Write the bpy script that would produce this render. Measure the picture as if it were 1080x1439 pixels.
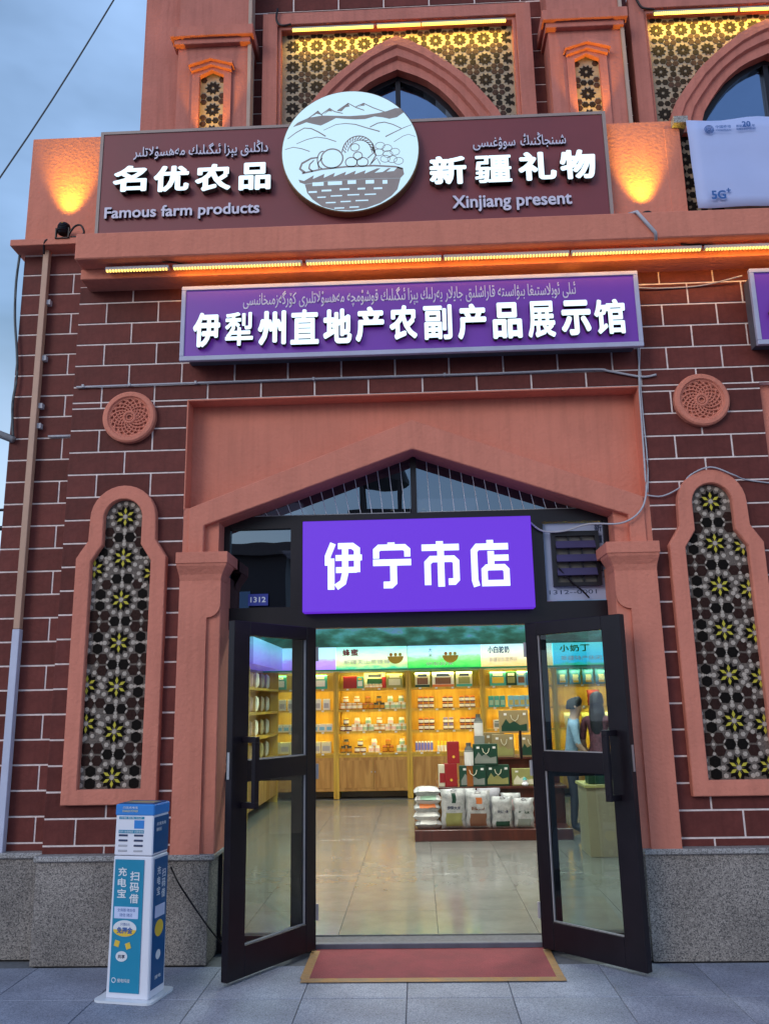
import bpy, bmesh, math, random, unicodedata
from mathutils import Vector, Matrix, noise as mnoise
random.seed(7)
S = bpy.context.scene
for o in list(bpy.data.objects): bpy.data.objects.remove(o)
R = math.radians

# ---------------------------------------------------------------- camera
cam_d = bpy.data.cameras.new('camera'); cam = bpy.data.objects.new('camera', cam_d)
S.collection.objects.link(cam); S.camera = cam
PITCH, YAW, ROLL = R(12.855), R(1.997), R(-1.0556)
f = Vector((-math.sin(YAW)*math.cos(PITCH), math.cos(YAW)*math.cos(PITCH), math.sin(PITCH)))
r0 = Vector((math.cos(YAW), math.sin(YAW), 0)); u0 = r0.cross(f)
rr = r0*math.cos(ROLL) + u0*math.sin(ROLL); uu = -r0*math.sin(ROLL) + u0*math.cos(ROLL)
M = Matrix((rr, uu, -f)).transposed().to_4x4(); M.translation = Vector((-0.009, -5.8427, 1.6))
cam.matrix_world = M
cam_d.sensor_fit = 'VERTICAL'; cam_d.sensor_height = 24.0; cam_d.lens = 1177.27/1439*24
cam_d.clip_start = 0.05; cam_d.clip_end = 2000

# ---------------------------------------------------------------- world, sun, exposure
SUN_EL, SUN_AZ = R(22), R(215)           # azimuth measured from +Y towards +X
W = bpy.data.worlds.new('World'); S.world = W; W.use_nodes = True
nt = W.node_tree; nt.nodes.clear(); N = nt.nodes.new; L = nt.links.new
sky = N('ShaderNodeTexSky'); sky.sky_type = 'NISHITA'; sky.sun_disc = False
sky.sun_elevation = SUN_EL; sky.sun_rotation = SUN_AZ; sky.air_density = 1.3; sky.dust_density = 1.0; sky.ozone_density = 2.5
tc = N('ShaderNodeTexCoord'); mp = N('ShaderNodeMapping'); mp.inputs['Scale'].default_value = (1.2, 1.2, 3.0)
n1 = N('ShaderNodeTexNoise'); n1.inputs['Scale'].default_value = 1.7; n1.inputs['Detail'].default_value = 5; n1.inputs['Roughness'].default_value = .5
rp = N('ShaderNodeValToRGB'); rp.color_ramp.elements[0].position = .36; rp.color_ramp.elements[1].position = .72
mx = N('ShaderNodeMix'); mx.data_type = 'RGBA'
ml = N('ShaderNodeMath'); ml.operation = 'MULTIPLY'; ml.inputs[1].default_value = .85
bg = N('ShaderNodeBackground'); out = N('ShaderNodeOutputWorld')
L(tc.outputs['Generated'], mp.inputs['Vector']); L(mp.outputs[0], n1.inputs['Vector']); L(n1.outputs['Fac'], rp.inputs[0])
L(rp.outputs[0], ml.inputs[0]); L(ml.outputs[0], mx.inputs['Factor']); L(sky.outputs[0], mx.inputs['A'])
mx.inputs['B'].default_value = (2.85, 4.4, 7.1, 1)
sx_ = N('ShaderNodeSeparateXYZ'); hz = N('ShaderNodeMapRange'); hz.inputs['From Min'].default_value = .0; hz.inputs['From Max'].default_value = .42; hz.inputs['To Min'].default_value = .85; hz.inputs['To Max'].default_value = 0
m2_ = N('ShaderNodeMix'); m2_.data_type = 'RGBA'; m2_.inputs['B'].default_value = (4.6, 5.4, 6.8, 1)
L(tc.outputs['Generated'], sx_.inputs[0]); L(sx_.outputs[2], hz.inputs[0]); L(hz.outputs[0], m2_.inputs['Factor']); L(mx.outputs['Result'], m2_.inputs['A'])
L(m2_.outputs['Result'], bg.inputs['Color']); bg.inputs['Strength'].default_value = .115; L(bg.outputs[0], out.inputs[0])
sun_d = bpy.data.lights.new('sun', 'SUN'); sun_d.energy = .5; sun_d.angle = R(25); sun_d.color = (1, .95, .9)
sun = bpy.data.objects.new('sun', sun_d); S.collection.objects.link(sun)
sd = Vector((math.sin(SUN_AZ)*math.cos(SUN_EL), math.cos(SUN_AZ)*math.cos(SUN_EL), math.sin(SUN_EL)))
sun.rotation_euler = sd.to_track_quat('Z', 'Y').to_euler()
S.view_settings.view_transform = 'Standard'; S.view_settings.look = 'None'; S.view_settings.gamma = 1
S.view_settings.use_curve_mapping = False; S.view_settings.exposure = 0.68
S.render.engine = 'CYCLES'
S.cycles.max_bounces = 8; S.cycles.transparent_max_bounces = 16; S.cycles.use_denoising = True
S.cycles.sample_clamp_indirect = 4.0; S.cycles.caustics_reflective = False; S.cycles.caustics_refractive = False

# ---------------------------------------------------------------- materials
MATS = {}
def mat(name, col, rough=.6, var=0.0, scale=6.0, bump=0.0, bscale=60.0, metal=0.0, emit=None, estr=0.0, col2=None, streak=0.0, orand=0.0, spec=.5, coat=0.0):
    m = bpy.data.materials.new(name); m.use_nodes = True; MATS[name] = m
    t = m.node_tree; b = t.nodes['Principled BSDF']; n = t.nodes.new; l = t.links.new
    b.inputs['Roughness'].default_value = rough; b.inputs['Metallic'].default_value = metal
    b.inputs['Specular IOR Level'].default_value = spec; b.inputs['Coat Weight'].default_value = coat
    tcn = n('ShaderNodeTexCoord')
    nz = n('ShaderNodeTexNoise'); nz.inputs['Scale'].default_value = scale; nz.inputs['Detail'].default_value = 6; nz.inputs['Roughness'].default_value = .65
    l(tcn.outputs['Object'], nz.inputs['Vector'])
    c2 = col2 or tuple(max(0, c*(1-var)) for c in col); c1 = col if col2 else tuple(min(1, c*(1+var)) for c in col)
    rmp = n('ShaderNodeValToRGB'); rmp.color_ramp.elements[0].position = .32; rmp.color_ramp.elements[1].position = .68
    rmp.color_ramp.elements[0].color = (*c2, 1); rmp.color_ramp.elements[1].color = (*c1, 1)
    l(nz.outputs['Fac'], rmp.inputs[0]); src = rmp.outputs[0]
    if streak:
        mp2 = n('ShaderNodeMapping'); mp2.inputs['Scale'].default_value = (9, 9, .7)
        ns = n('ShaderNodeTexNoise'); ns.inputs['Scale'].default_value = 2.2; ns.inputs['Detail'].default_value = 5
        l(tcn.outputs['Object'], mp2.inputs[0]); l(mp2.outputs[0], ns.inputs['Vector'])
        r2 = n('ShaderNodeValToRGB'); r2.color_ramp.elements[0].position = .45; r2.color_ramp.elements[1].position = .75
        r2.color_ramp.elements[0].color = (1, 1, 1, 1); r2.color_ramp.elements[1].color = (1-streak, 1-streak, 1-streak, 1)
        l(ns.outputs['Fac'], r2.inputs[0])
        mm = n('ShaderNodeMix'); mm.data_type = 'RGBA'; mm.blend_type = 'MULTIPLY'; mm.inputs['Factor'].default_value = 1
        l(src, mm.inputs['A']); l(r2.outputs[0], mm.inputs['B']); src = mm.outputs['Result']
    if orand:
        oi = n('ShaderNodeObjectInfo'); mr = n('ShaderNodeMapRange'); mr.inputs['To Min'].default_value = 1-orand; mr.inputs['To Max'].default_value = 1+orand
        l(oi.outputs['Random'], mr.inputs[0]); hs = n('ShaderNodeHueSaturation'); l(mr.outputs[0], hs.inputs['Value']); l(src, hs.inputs['Color']); src = hs.outputs[0]
    l(src, b.inputs['Base Color'])
    mrr = n('ShaderNodeMapRange'); mrr.inputs['To Min'].default_value = max(.02, rough-.08); mrr.inputs['To Max'].default_value = min(1, rough+.1)
    l(nz.outputs['Fac'], mrr.inputs[0]); l(mrr.outputs[0], b.inputs['Roughness'])
    if bump:
        nb = n('ShaderNodeTexNoise'); nb.inputs['Scale'].default_value = bscale; nb.inputs['Detail'].default_value = 4
        l(tcn.outputs['Object'], nb.inputs['Vector']); bp = n('ShaderNodeBump'); bp.inputs['Strength'].default_value = bump; bp.inputs['Distance'].default_value = .01
        l(nb.outputs['Fac'], bp.inputs['Height']); l(bp.outputs[0], b.inputs['Normal'])
    if emit:
        b.inputs['Emission Color'].default_value = (*emit, 1); b.inputs['Emission Strength'].default_value = estr
    return m
def speckle(name, cols, scale, rough=.5, var=.15):
    m = bpy.data.materials.new(name); m.use_nodes = True; MATS[name] = m
    t = m.node_tree; b = t.nodes['Principled BSDF']; n = t.nodes.new; l = t.links.new
    tcn = n('ShaderNodeTexCoord'); v = n('ShaderNodeTexVoronoi'); v.inputs['Scale'].default_value = scale
    l(tcn.outputs['Object'], v.inputs['Vector']); sp = n('ShaderNodeSeparateColor'); l(v.outputs['Color'], sp.inputs[0])
    rmp = n('ShaderNodeValToRGB'); rmp.color_ramp.interpolation = 'CONSTANT'
    e = rmp.color_ramp.elements
    while len(e) < len(cols): e.new(.5)
    for i, (p, c) in enumerate(cols): e[i].position = p; e[i].color = (*c, 1)
    l(sp.outputs[0], rmp.inputs[0])
    nz = n('ShaderNodeTexNoise'); nz.inputs['Scale'].default_value = 2.3; nz.inputs['Detail'].default_value = 6; l(tcn.outputs['Object'], nz.inputs['Vector'])
    mr = n('ShaderNodeMapRange'); mr.inputs['From Min'].default_value = .3; mr.inputs['From Max'].default_value = .7; mr.inputs['To Min'].default_value = 1-var; mr.inputs['To Max'].default_value = 1+var
    l(nz.outputs['Fac'], mr.inputs[0])
    oi = n('ShaderNodeObjectInfo'); m2 = n('ShaderNodeMapRange'); m2.inputs['To Min'].default_value = .92; m2.inputs['To Max'].default_value = 1.08; l(oi.outputs['Random'], m2.inputs[0])
    mu = n('ShaderNodeMath'); mu.operation = 'MULTIPLY'; l(mr.outputs[0], mu.inputs[0]); l(m2.outputs[0], mu.inputs[1])
    hs = n('ShaderNodeHueSaturation'); l(mu.outputs[0], hs.inputs['Value']); l(rmp.outputs[0], hs.inputs['Color']); l(hs.outputs[0], b.inputs['Base Color'])
    b.inputs['Roughness'].default_value = rough
    return m
def wood(name, c1, c2, rough=.45, scale=7, axis=(1, 1, .12)):
    m = bpy.data.materials.new(name); m.use_nodes = True; MATS[name] = m
    t = m.node_tree; b = t.nodes['Principled BSDF']; n = t.nodes.new; l = t.links.new
    tcn = n('ShaderNodeTexCoord'); mp_ = n('ShaderNodeMapping'); mp_.inputs['Scale'].default_value = axis
    oi = n('ShaderNodeObjectInfo'); l(oi.outputs['Random'], mp_.inputs['Location'])
    nz = n('ShaderNodeTexNoise'); nz.inputs['Scale'].default_value = scale; nz.inputs['Detail'].default_value = 7; nz.inputs['Distortion'].default_value = 1.2
    l(tcn.outputs['Object'], mp_.inputs[0]); l(mp_.outputs[0], nz.inputs['Vector'])
    rmp = n('ShaderNodeValToRGB'); rmp.color_ramp.elements[0].position = .35; rmp.color_ramp.elements[1].position = .65
    rmp.color_ramp.elements[0].color = (*c1, 1); rmp.color_ramp.elements[1].color = (*c2, 1)
    l(nz.outputs['Fac'], rmp.inputs[0]); l(rmp.outputs[0], b.inputs['Base Color']); b.inputs['Roughness'].default_value = rough
    return m
def glass(name, tint, refl=1.0, rough=.0, base=0.0, gcol=(.9, .95, 1)):
    m = bpy.data.materials.new(name); m.use_nodes = True; MATS[name] = m
    t = m.node_tree; t.nodes.clear(); n = t.nodes.new; l = t.links.new
    tr = n('ShaderNodeBsdfTransparent'); tr.inputs[0].default_value = (*tint, 1)
    gl = n('ShaderNodeBsdfGlossy'); gl.inputs['Roughness'].default_value = rough; gl.inputs[0].default_value = (.9, .95, 1, 1)
    fr = n('ShaderNodeFresnel'); fr.inputs[0].default_value = 1.52
    mu = n('ShaderNodeMath'); mu.operation = 'MULTIPLY'; mu.inputs[1].default_value = refl; mu.use_clamp = True
    mi = n('ShaderNodeMixShader'); o = n('ShaderNodeOutputMaterial')
    tcn = n('ShaderNodeTexCoord'); nb = n('ShaderNodeTexNoise'); nb.inputs['Scale'].default_value = 1.5; bp = n('ShaderNodeBump'); bp.inputs['Strength'].default_value = .08; bp.inputs['Distance'].default_value = .02
    l(tcn.outputs['Object'], nb.inputs['Vector']); l(nb.outputs['Fac'], bp.inputs['Height']); l(bp.outputs[0], gl.inputs['Normal'])
    ad = n('ShaderNodeMath'); ad.operation = 'ADD'; ad.inputs[1].default_value = base; ad.use_clamp = True
    ge = n('ShaderNodeNewGeometry'); iv = n('ShaderNodeMath'); iv.operation = 'SUBTRACT'; iv.inputs[0].default_value = 1; l(ge.outputs['Backfacing'], iv.inputs[1])
    m3 = n('ShaderNodeMath'); m3.operation = 'MULTIPLY'; l(fr.outputs[0], mu.inputs[0]); l(mu.outputs[0], ad.inputs[0]); l(ad.outputs[0], m3.inputs[0]); l(iv.outputs[0], m3.inputs[1]); l(m3.outputs[0], mi.inputs[0]); gl.inputs[0].default_value = (*gcol, 1); l(tr.outputs[0], mi.inputs[1]); l(gl.outputs[0], mi.inputs[2]); l(mi.outputs[0], o.inputs[0])
    return m
def glow(name, col, st):
    m = bpy.data.materials.new(name); m.use_nodes = True; MATS[name] = m
    b = m.node_tree.nodes['Principled BSDF']; b.inputs['Base Color'].default_value = (*[c*.25 for c in col], 1); b.inputs['Roughness'].default_value = .45
    b.inputs['Emission Color'].default_value = (*col, 1); b.inputs['Emission Strength'].default_value = st
    return m
def picture(name, stops, st=0.0, nscale=3.0, amt=.35, axis=2, rough=.4, noise_axis=(1, 1, 3)):
    # flat print: horizontal colour bands bent by noise
    m = bpy.data.materials.new(name); m.use_nodes = True; MATS[name] = m
    t = m.node_tree; b = t.nodes['Principled BSDF']; n = t.nodes.new; l = t.links.new
    tcn = n('ShaderNodeTexCoord'); sp = n('ShaderNodeSeparateXYZ'); l(tcn.outputs['Generated'], sp.inputs[0])
    mp_ = n('ShaderNodeMapping'); mp_.inputs['Scale'].default_value = noise_axis; l(tcn.outputs['Object'], mp_.inputs[0])
    nz = n('ShaderNodeTexNoise'); nz.inputs['Scale'].default_value = nscale; nz.inputs['Detail'].default_value = 5; l(mp_.outputs[0], nz.inputs['Vector'])
    a = n('ShaderNodeMath'); a.operation = 'MULTIPLY_ADD'; l(nz.outputs['Fac'], a.inputs[0]); a.inputs[1].default_value = amt; l(sp.outputs[axis], a.inputs[2])
    s2 = n('ShaderNodeMath'); s2.operation = 'SUBTRACT'; l(a.outputs[0], s2.inputs[0]); s2.inputs[1].default_value = amt*.5
    rmp = n('ShaderNodeValToRGB'); e = rmp.color_ramp.elements
    while len(e) < len(stops): e.new(.5)
    for i, (p, c) in enumerate(stops): e[i].position = p; e[i].color = (*c, 1)
    l(s2.outputs[0], rmp.inputs[0]); l(rmp.outputs[0], b.inputs['Base Color']); b.inputs['Roughness'].default_value = rough
    if st: l(rmp.outputs[0], b.inputs['Emission Color']); b.inputs['Emission Strength'].default_value = st
    return m

PINK = mat('pink_stucco', (.64, .222, .155), .8, .09, 1.6, .6, 38, streak=.11, spec=.2)
PINK2 = mat('upper_pink_stucco', (.50, .18, .142), .8, .12, 1.8, .5, 40, streak=.18, spec=.2)
BRICK = mat('brown_tile', (.135, .036, .031), .55, .20, 9, .25, 40, orand=.20, spec=.12, streak=.12)
MORTAR = mat('mortar', (.80, .68, .66), .9, .16, 20)
GRAN = speckle('rough_granite', [(0, (.09, .08, .078)), (.2, (.19, .165, .15)), (.5, (.26, .228, .205)), (.8, (.34, .30, .27))], 165, .8, .25)
CAP = speckle('granite_cap', [(0, (.16, .15, .145)), (.3, (.32, .3, .29)), (.7, (.42, .40, .39))], 160, .5)
PAVE = speckle('paving_granite', [(0, (.17, .18, .225)), (.25, (.245, .26, .33)), (.6, (.285, .30, .375)), (.9, (.35, .36, .43))], 190, .62, .24)
GROUT = mat('joint_sand', (.14, .14, .15), .9, .2, 30)
BLACK = mat('black_aluminium', (.009, .006, .010), .34, .25, 5, spec=.3)
SILVER = mat('brushed_steel', (.45, .45, .47), .35, .1, 20, metal=.9)
LGREY = mat('light_grey_paint', (.42, .42, .47), .5, .1, 8)
TRIM0 = mat('corner_strip', (.42, .30, .24), .6, .1)
GREYP = mat('grey_plastic', (.33, .31, .32), .6, .15, 8)
WHITEP = mat('white_plastic', (.72, .74, .78), .4, .04, 3)
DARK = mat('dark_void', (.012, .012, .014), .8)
MAROON = mat('maroon_panel', (.19, .034, .042), .5, .10, 1.5, .05, 8)
LETTER_E = glow('lit_white_letter', (.70, .88, 1.0), .85)
LETTER_P = mat('pale_letter', (.62, .58, .72), .45, .05)
LETSIDE = mat('letter_return', (.10, .085, .07), .5, .2)
PURPLE = mat('purple_panel', (.11, .022, .26), .4, .08, 2, emit=(.24, .04, .6), estr=.11)
VIOLET = glow('violet_lightbox', (.108, .020, .54), .72)
EMB = glow('lit_emblem_face', (.42, .60, .72), .80)
TAUPE = mat('emblem_print', (.33, .27, .25), .5, .1)
GOLD = mat('gold_edge', (.25, .15, .08), .4, .1, metal=.5)
LEDY = glow('yellow_led', (1, .60, .12), 1.6)
LEDUP = glow('upper_yellow_led', (1, .70, .10), 2.6)
GLASS = glass('door_glass', (.84, .90, .90), 1.0)
TGLASS = glass('transom_glass', (.07, .08, .11), .8, base=.15, gcol=(.62, .80, 1))
WGLASS = mat('blue_window_glass', (.18, .24, .36), .03, .06, 1, metal=1.0)
LBASE = mat('lattice_base', (.14, .112, .095), .7, .45, 120, spec=.15)
LBASE2 = mat('upper_lattice_base', (.34, .28, .21), .7, .15, 30, spec=.2)
TDARK = mat('dark_tessera', (.008, .006, .005), .7, .4, 70, spec=.08)
TBROWN = mat('brown_tessera', (.034, .016, .013), .7, .4, 70, spec=.08)
TYEL = mat('yellow_tessera', (.52, .44, .05), .6, .25, 120, spec=.2)
TCREAM = mat('cream_tessera', (.44, .37, .31), .6, .35, 140, spec=.2)
TGREY = mat('grey_glass_tessera', (.018, .014, .013), .6, .4, 40, spec=.12)
TGREY2 = mat('brown_glass_tessera', (.055, .032, .028), .6, .4, 40, spec=.12)
KWHITE = mat('kiosk_white', (.76, .76, .84), .35, .03, 2)
KTEAL = mat('kiosk_teal', (.01, .24, .40), .35, .05, 2)
KNAVY = mat('kiosk_navy', (.008, .085, .24), .35, .06, 2)
KBLUE = mat('kiosk_blue', (.03, .22, .62), .35, .05, 2)
INK = mat('dark_ink', (.02, .035, .10), .5)
BLUEINK = mat('blue_ink', (.02, .10, .35), .5)
YPRINT = mat('yellow_print', (.75, .50, .05), .5)
BANNER = mat('banner_cloth', (.40, .47, .76), .6, .05, 1.2, .2, 3)
MATRED = mat('red_carpet', (.30, .062, .068), .95, .20, 3.5, .6, 160, col2=(.20, .045, .05))
TAPE = mat('ochre_tape', (.40, .20, .055), .7, .3, 9, .4, 30, col2=(.24, .15, .08))
WOOD = wood('honey_wood', (.52, .30, .035), (.68, .44, .07))
WOODD = wood('cabinet_wood', (.36, .17, .045), (.55, .30, .09), scale=9)
REDWOOD = wood('dark_red_wood', (.055, .014, .010), (.11, .028, .018), .3)
CREAM = mat('cream_wall', (.55, .52, .45), .8, .05)
CEILM = mat('ceiling_paint', (.25, .26, .27), .8, .05)
FTILE = mat('shop_floor_tile', (.20, .20, .185), .13, .14, 3.5, orand=.05, spec=.6)
NAVYPL = mat('blue_number_plate', (.01, .03, .30), .4)
SKIN = mat('skin', (.55, .33, .24), .5); HAIR = mat('black_hair', (.012, .010, .010), .5, .2)
def plain(n, c, r=.5, **k): return mat(n, c, r, .06, 8, **k)
LBLUE = mat('light_blue_cloth', (.35, .50, .68), .8, .18, 9, 1.0, 14); PLAID = mat('maroon_cloth', (.16, .05, .07), .8, .5, 22, 1.0, 14); WHITEC = plain('white_cloth', (.7, .7, .68)); DENIM = plain('dark_cloth', (.04, .045, .07))

LABW, LABG, LABD, LABP = plain('label_white', (.78, .78, .74)), plain('label_green', (.35, .55, .40)), plain('label_dark', (.08, .09, .08)), plain('label_pink', (.75, .55, .55))
# ---------------------------------------------------------------- mesh helpers
class MB:
    def __init__(s): s.v = []; s.f = []; s.m = []; s.mats = []
    def mi(s, m):
        if m not in s.mats: s.mats.append(m)
        return s.mats.index(m)
    def poly(s, pts, m): b = len(s.v); s.v += [tuple(p) for p in pts]; s.f.append(list(range(b, b+len(pts)))); s.m.append(s.mi(m))
    def box(s, x0, x1, y0, y1, z0, z1, m, M=None):
        b = len(s.v)
        vs = [(x, y, z) for z in (z0, z1) for y in (y0, y1) for x in (x0, x1)]
        if M: vs = [tuple(M @ Vector(v)) for v in vs]
        s.v += vs; i = s.mi(m)
        for q in ((0, 2, 3, 1), (4, 5, 7, 6), (0, 1, 5, 4), (2, 6, 7, 3), (0, 4, 6, 2), (1, 3, 7, 5)):
            s.f.append([b+k for k in q]); s.m.append(i)
        return s
    def prism(s, pts, y0, y1, m, mside=None):      # outline in XZ (counter-clockwise seen from -Y), extruded along Y
        b = len(s.v); n = len(pts); s.v += [(x, y0, z) for x, z in pts] + [(x, y1, z) for x, z in pts]
        i = s.mi(m); j = s.mi(mside or m)
        s.f.append([b+k for k in range(n)]); s.m.append(i); s.f.append([b+n+k for k in reversed(range(n))]); s.m.append(j)
        for k in range(n): s.f.append([b+k, b+n+k, b+n+(k+1) % n, b+(k+1) % n]); s.m.append(j)
        return s
    def ring(s, A, B, ya, yb, y1, m, closed=True):   # front band between outlines A (outer, depth ya) and B (inner, depth yb), with sides back to y1
        n = len(A); b = len(s.v)
        s.v += [(x, ya, z) for x, z in A] + [(x, yb, z) for x, z in B] + [(x, y1, z) for x, z in A] + [(x, y1, z) for x, z in B]
        i = s.mi(m)
        for k in range(n if closed else n-1):
            l_ = (k+1) % n
            for q in ((k, l_, n+l_, n+k), (k, 2*n+k, 2*n+l_, l_), (n+k, n+l_, 3*n+l_, 3*n+k), (2*n+k, 3*n+k, 3*n+l_, 2*n+l_)):
                s.f.append([b+t for t in q]); s.m.append(i)
        if not closed:
            for k in (0, n-1): s.f.append([b+k, b+n+k, b+3*n+k, b+2*n+k]); s.m.append(i)
        return s
    def lathe(s, prof, seg, c=(0, 0, 0), M=None):    # prof: list of (r, z, mat for band above)
        b = len(s.v)
        for r, z, m in prof:
            for k in range(seg):
                a = 2*math.pi*k/seg; p = Vector((c[0]+r*math.cos(a), c[1]+r*math.sin(a), c[2]+z))
                s.v.append(tuple(M @ p if M else p))
        for j in range(len(prof)-1):
            i = s.mi(prof[j][2])
            for k in range(seg): s.f.append([b+j*seg+k, b+j*seg+(k+1) % seg, b+(j+1)*seg+(k+1) % seg, b+(j+1)*seg+k]); s.m.append(i)
        s.f.append([b+k for k in reversed(range(seg))]); s.m.append(s.mi(prof[0][2]))
        s.f.append([b+(len(prof)-1)*seg+k for k in range(seg)]); s.m.append(s.mi(prof[-1][2]))
        return s
    def tube(s, pts, r, m, seg=8):
        pts = [Vector(p) for p in pts]; b = len(s.v); i = s.mi(m); n = len(pts)
        for k, p in enumerate(pts):
            d = (pts[min(k+1, n-1)]-pts[max(k-1, 0)]).normalized()
            a = d.cross(Vector((0, 0, 1)));
            if a.length < .05: a = d.cross(Vector((0, 1, 0)))
            a.normalize(); c_ = d.cross(a)
            rad = r[k] if isinstance(r, (list, tuple)) else r
            for j in range(seg): t = 2*math.pi*j/seg; s.v.append(tuple(p+a*rad*math.cos(t)+c_*rad*math.sin(t)))
        for k in range(n-1):
            for j in range(seg): s.f.append([b+k*seg+j, b+k*seg+(j+1) % seg, b+(k+1)*seg+(j+1) % seg, b+(k+1)*seg+j]); s.m.append(i)
        s.f.append([b+j for j in reversed(range(seg))]); s.m.append(i); s.f.append([b+(n-1)*seg+j for j in range(seg)]); s.m.append(i)
        return s
    def mesh(s, name, smooth=False, bevel=0.0):
        me = bpy.data.meshes.new(name); me.from_pydata(s.v, [], s.f)
        for m in s.mats: me.materials.append(m)
        me.polygons.foreach_set('material_index', s.m)
        bm = bmesh.new(); bm.from_mesh(me); bmesh.ops.recalc_face_normals(bm, faces=bm.faces)
        if bevel: bmesh.ops.bevel(bm, geom=[e for e in bm.edges if e.calc_face_angle(0) > .6], offset=bevel, segments=1, affect='EDGES')
        bm.to_mesh(me); bm.free()
        if smooth:
            me.polygons.foreach_set('use_smooth', [True]*len(me.polygons))
        me.update(); return me
    def build(s, name, parent=None, smooth=False, bevel=0.0, loc=None):
        o = bpy.data.objects.new(name, s.mesh(name, smooth, bevel)); S.collection.objects.link(o)
        if parent: o.parent = parent
        if loc: o.location = loc
        return o
def link(name, me, parent=None, loc=(0, 0, 0), rot=(0, 0, 0), scale=None):
    o = bpy.data.objects.new(name, me); S.collection.objects.link(o); o.location = loc; o.rotation_euler = rot
    if parent: o.parent = parent
    if scale: o.scale = scale
    return o
def tag(o, label=None, cat=None, group=None, kind=None):
    if label: o['label'] = label
    if cat: o['category'] = cat
    if group: o['group'] = group
    if kind: o['kind'] = kind
    return o
def empty(name, loc=(0, 0, 0), rz=0, **k):
    o = bpy.data.objects.new(name, None); S.collection.objects.link(o); o.location = loc; o.rotation_euler = (0, 0, rz); o.empty_display_size = .1
    return tag(o, **k)
def copy_tree(o, parent=None):
    c = o.copy(); S.collection.objects.link(c); c.parent = parent
    for ch in [x for x in bpy.data.objects if x.parent == o]: copy_tree(ch, c)
    return c
def area(name, loc, direction, sx, sy, power, col, parent=None, spread=180):
    d = bpy.data.lights.new(name, 'AREA'); d.shape = 'RECTANGLE'; d.size = sx; d.size_y = sy; d.energy = power; d.color = col; d.spread = R(spread)
    o = bpy.data.objects.new(name, d); S.collection.objects.link(o); o.location = loc
    o.rotation_euler = Vector(direction).to_track_quat('-Z', 'Y').to_euler()
    if parent: o.parent = parent
    return o
def spot(name, loc, direction, power, col, ang=60, blend=.6, size=.03, parent=None):
    d = bpy.data.lights.new(name, 'SPOT'); d.energy = power; d.color = col; d.spot_size = R(ang); d.spot_blend = blend; d.shadow_soft_size = size
    o = bpy.data.objects.new(name, d); S.collection.objects.link(o); o.location = loc
    o.rotation_euler = Vector(direction).to_track_quat('-Z', 'Y').to_euler()
    if parent: o.parent = parent
    return o

# ---------------------------------------------------------------- text helpers
JOIN = {}
for cp in list(range(0xFB50, 0xFE00)) + list(range(0xFE70, 0xFEFF)):
    d = unicodedata.decomposition(chr(cp)).split()
    if len(d) == 2 and d[0][1:-1] in ('isolated', 'initial', 'medial', 'final'): JOIN.setdefault(chr(int(d[1], 16)), {})[d[0][1:-1]] = chr(cp)
    if len(d) == 3 and d[1] == '0644' and d[2] == '0627': JOIN.setdefault('LA', {})[d[0][1:-1]] = chr(cp)
JOIN['\u06d5'] = {'isolated': '\ufee9', 'final': '\ufeea'}
def shape_word(w):
    toks = []; i = 0
    while i < len(w):
        if w[i:i+2] == '\u0644\u0627': toks.append('LA'); i += 2
        else: toks.append(w[i]); i += 1
    o = ''
    for i, t in enumerate(toks):
        F = JOIN.get(t, {})
        prev = i > 0 and 'initial' in JOIN.get(toks[i-1], {}); nxt = i+1 < len(toks) and 'final' in JOIN.get(toks[i+1], {}) and 'initial' in F
        prev = prev and 'final' in F
        k = 'medial' if prev and nxt and 'medial' in F else 'final' if prev else 'initial' if nxt else 'isolated'
        o += F.get(k, t)
    return o[::-1]
_tc = {}
def text_data(s, fat=0.0, depth=0.0, res=3):
    # outline text turned into a mesh lying in XZ (front face at y=0, going back to y=depth)
    key = (s, fat, bool(depth), res)
    if key in _tc: return _tc[key]
    c = bpy.data.curves.new('lettering', 'FONT'); c.body = s; c.resolution_u = res; c.extrude = .5 if depth else 0.0; c.fill_mode = 'BOTH' if depth else 'FRONT'
    o = bpy.data.objects.new('lettering', c); S.collection.objects.link(o)
    me = bpy.data.meshes.new_from_object(o.evaluated_get(bpy.context.evaluated_depsgraph_get()))
    bpy.data.objects.remove(o); bpy.data.curves.remove(c)
    if fat > 0:      # heavier weight: union of slightly shifted copies, each a hair apart in depth
        vs = [v.co.copy() for v in me.vertices]; fs = [list(p.vertices) for p in me.polygons]; V = []; F_ = []
        K_ = 8 if fat > .012 else 4
        for k in range(K_+1):
            dx, dy = (0, 0) if k == 0 else (fat*math.cos(2*math.pi*(k+.5)/K_)*1.15, fat*math.sin(2*math.pi*(k+.5)/K_)*1.15)
            b0 = len(V); V += [(v.x+dx, v.y+dy, v.z+k*.006*(1 if (v.z > 0 or not depth) else 0)) for v in vs]; F_ += [[b0+i for i in q] for q in fs]
        m2 = bpy.data.meshes.new('lettering'); m2.from_pydata(V, [], F_); m2.update(); me = m2
    xs = [v.co.x for v in me.vertices]; ys = [v.co.y for v in me.vertices]
    _tc[key] = (me, min(xs), max(xs), min(ys), max(ys)); return _tc[key]
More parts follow.
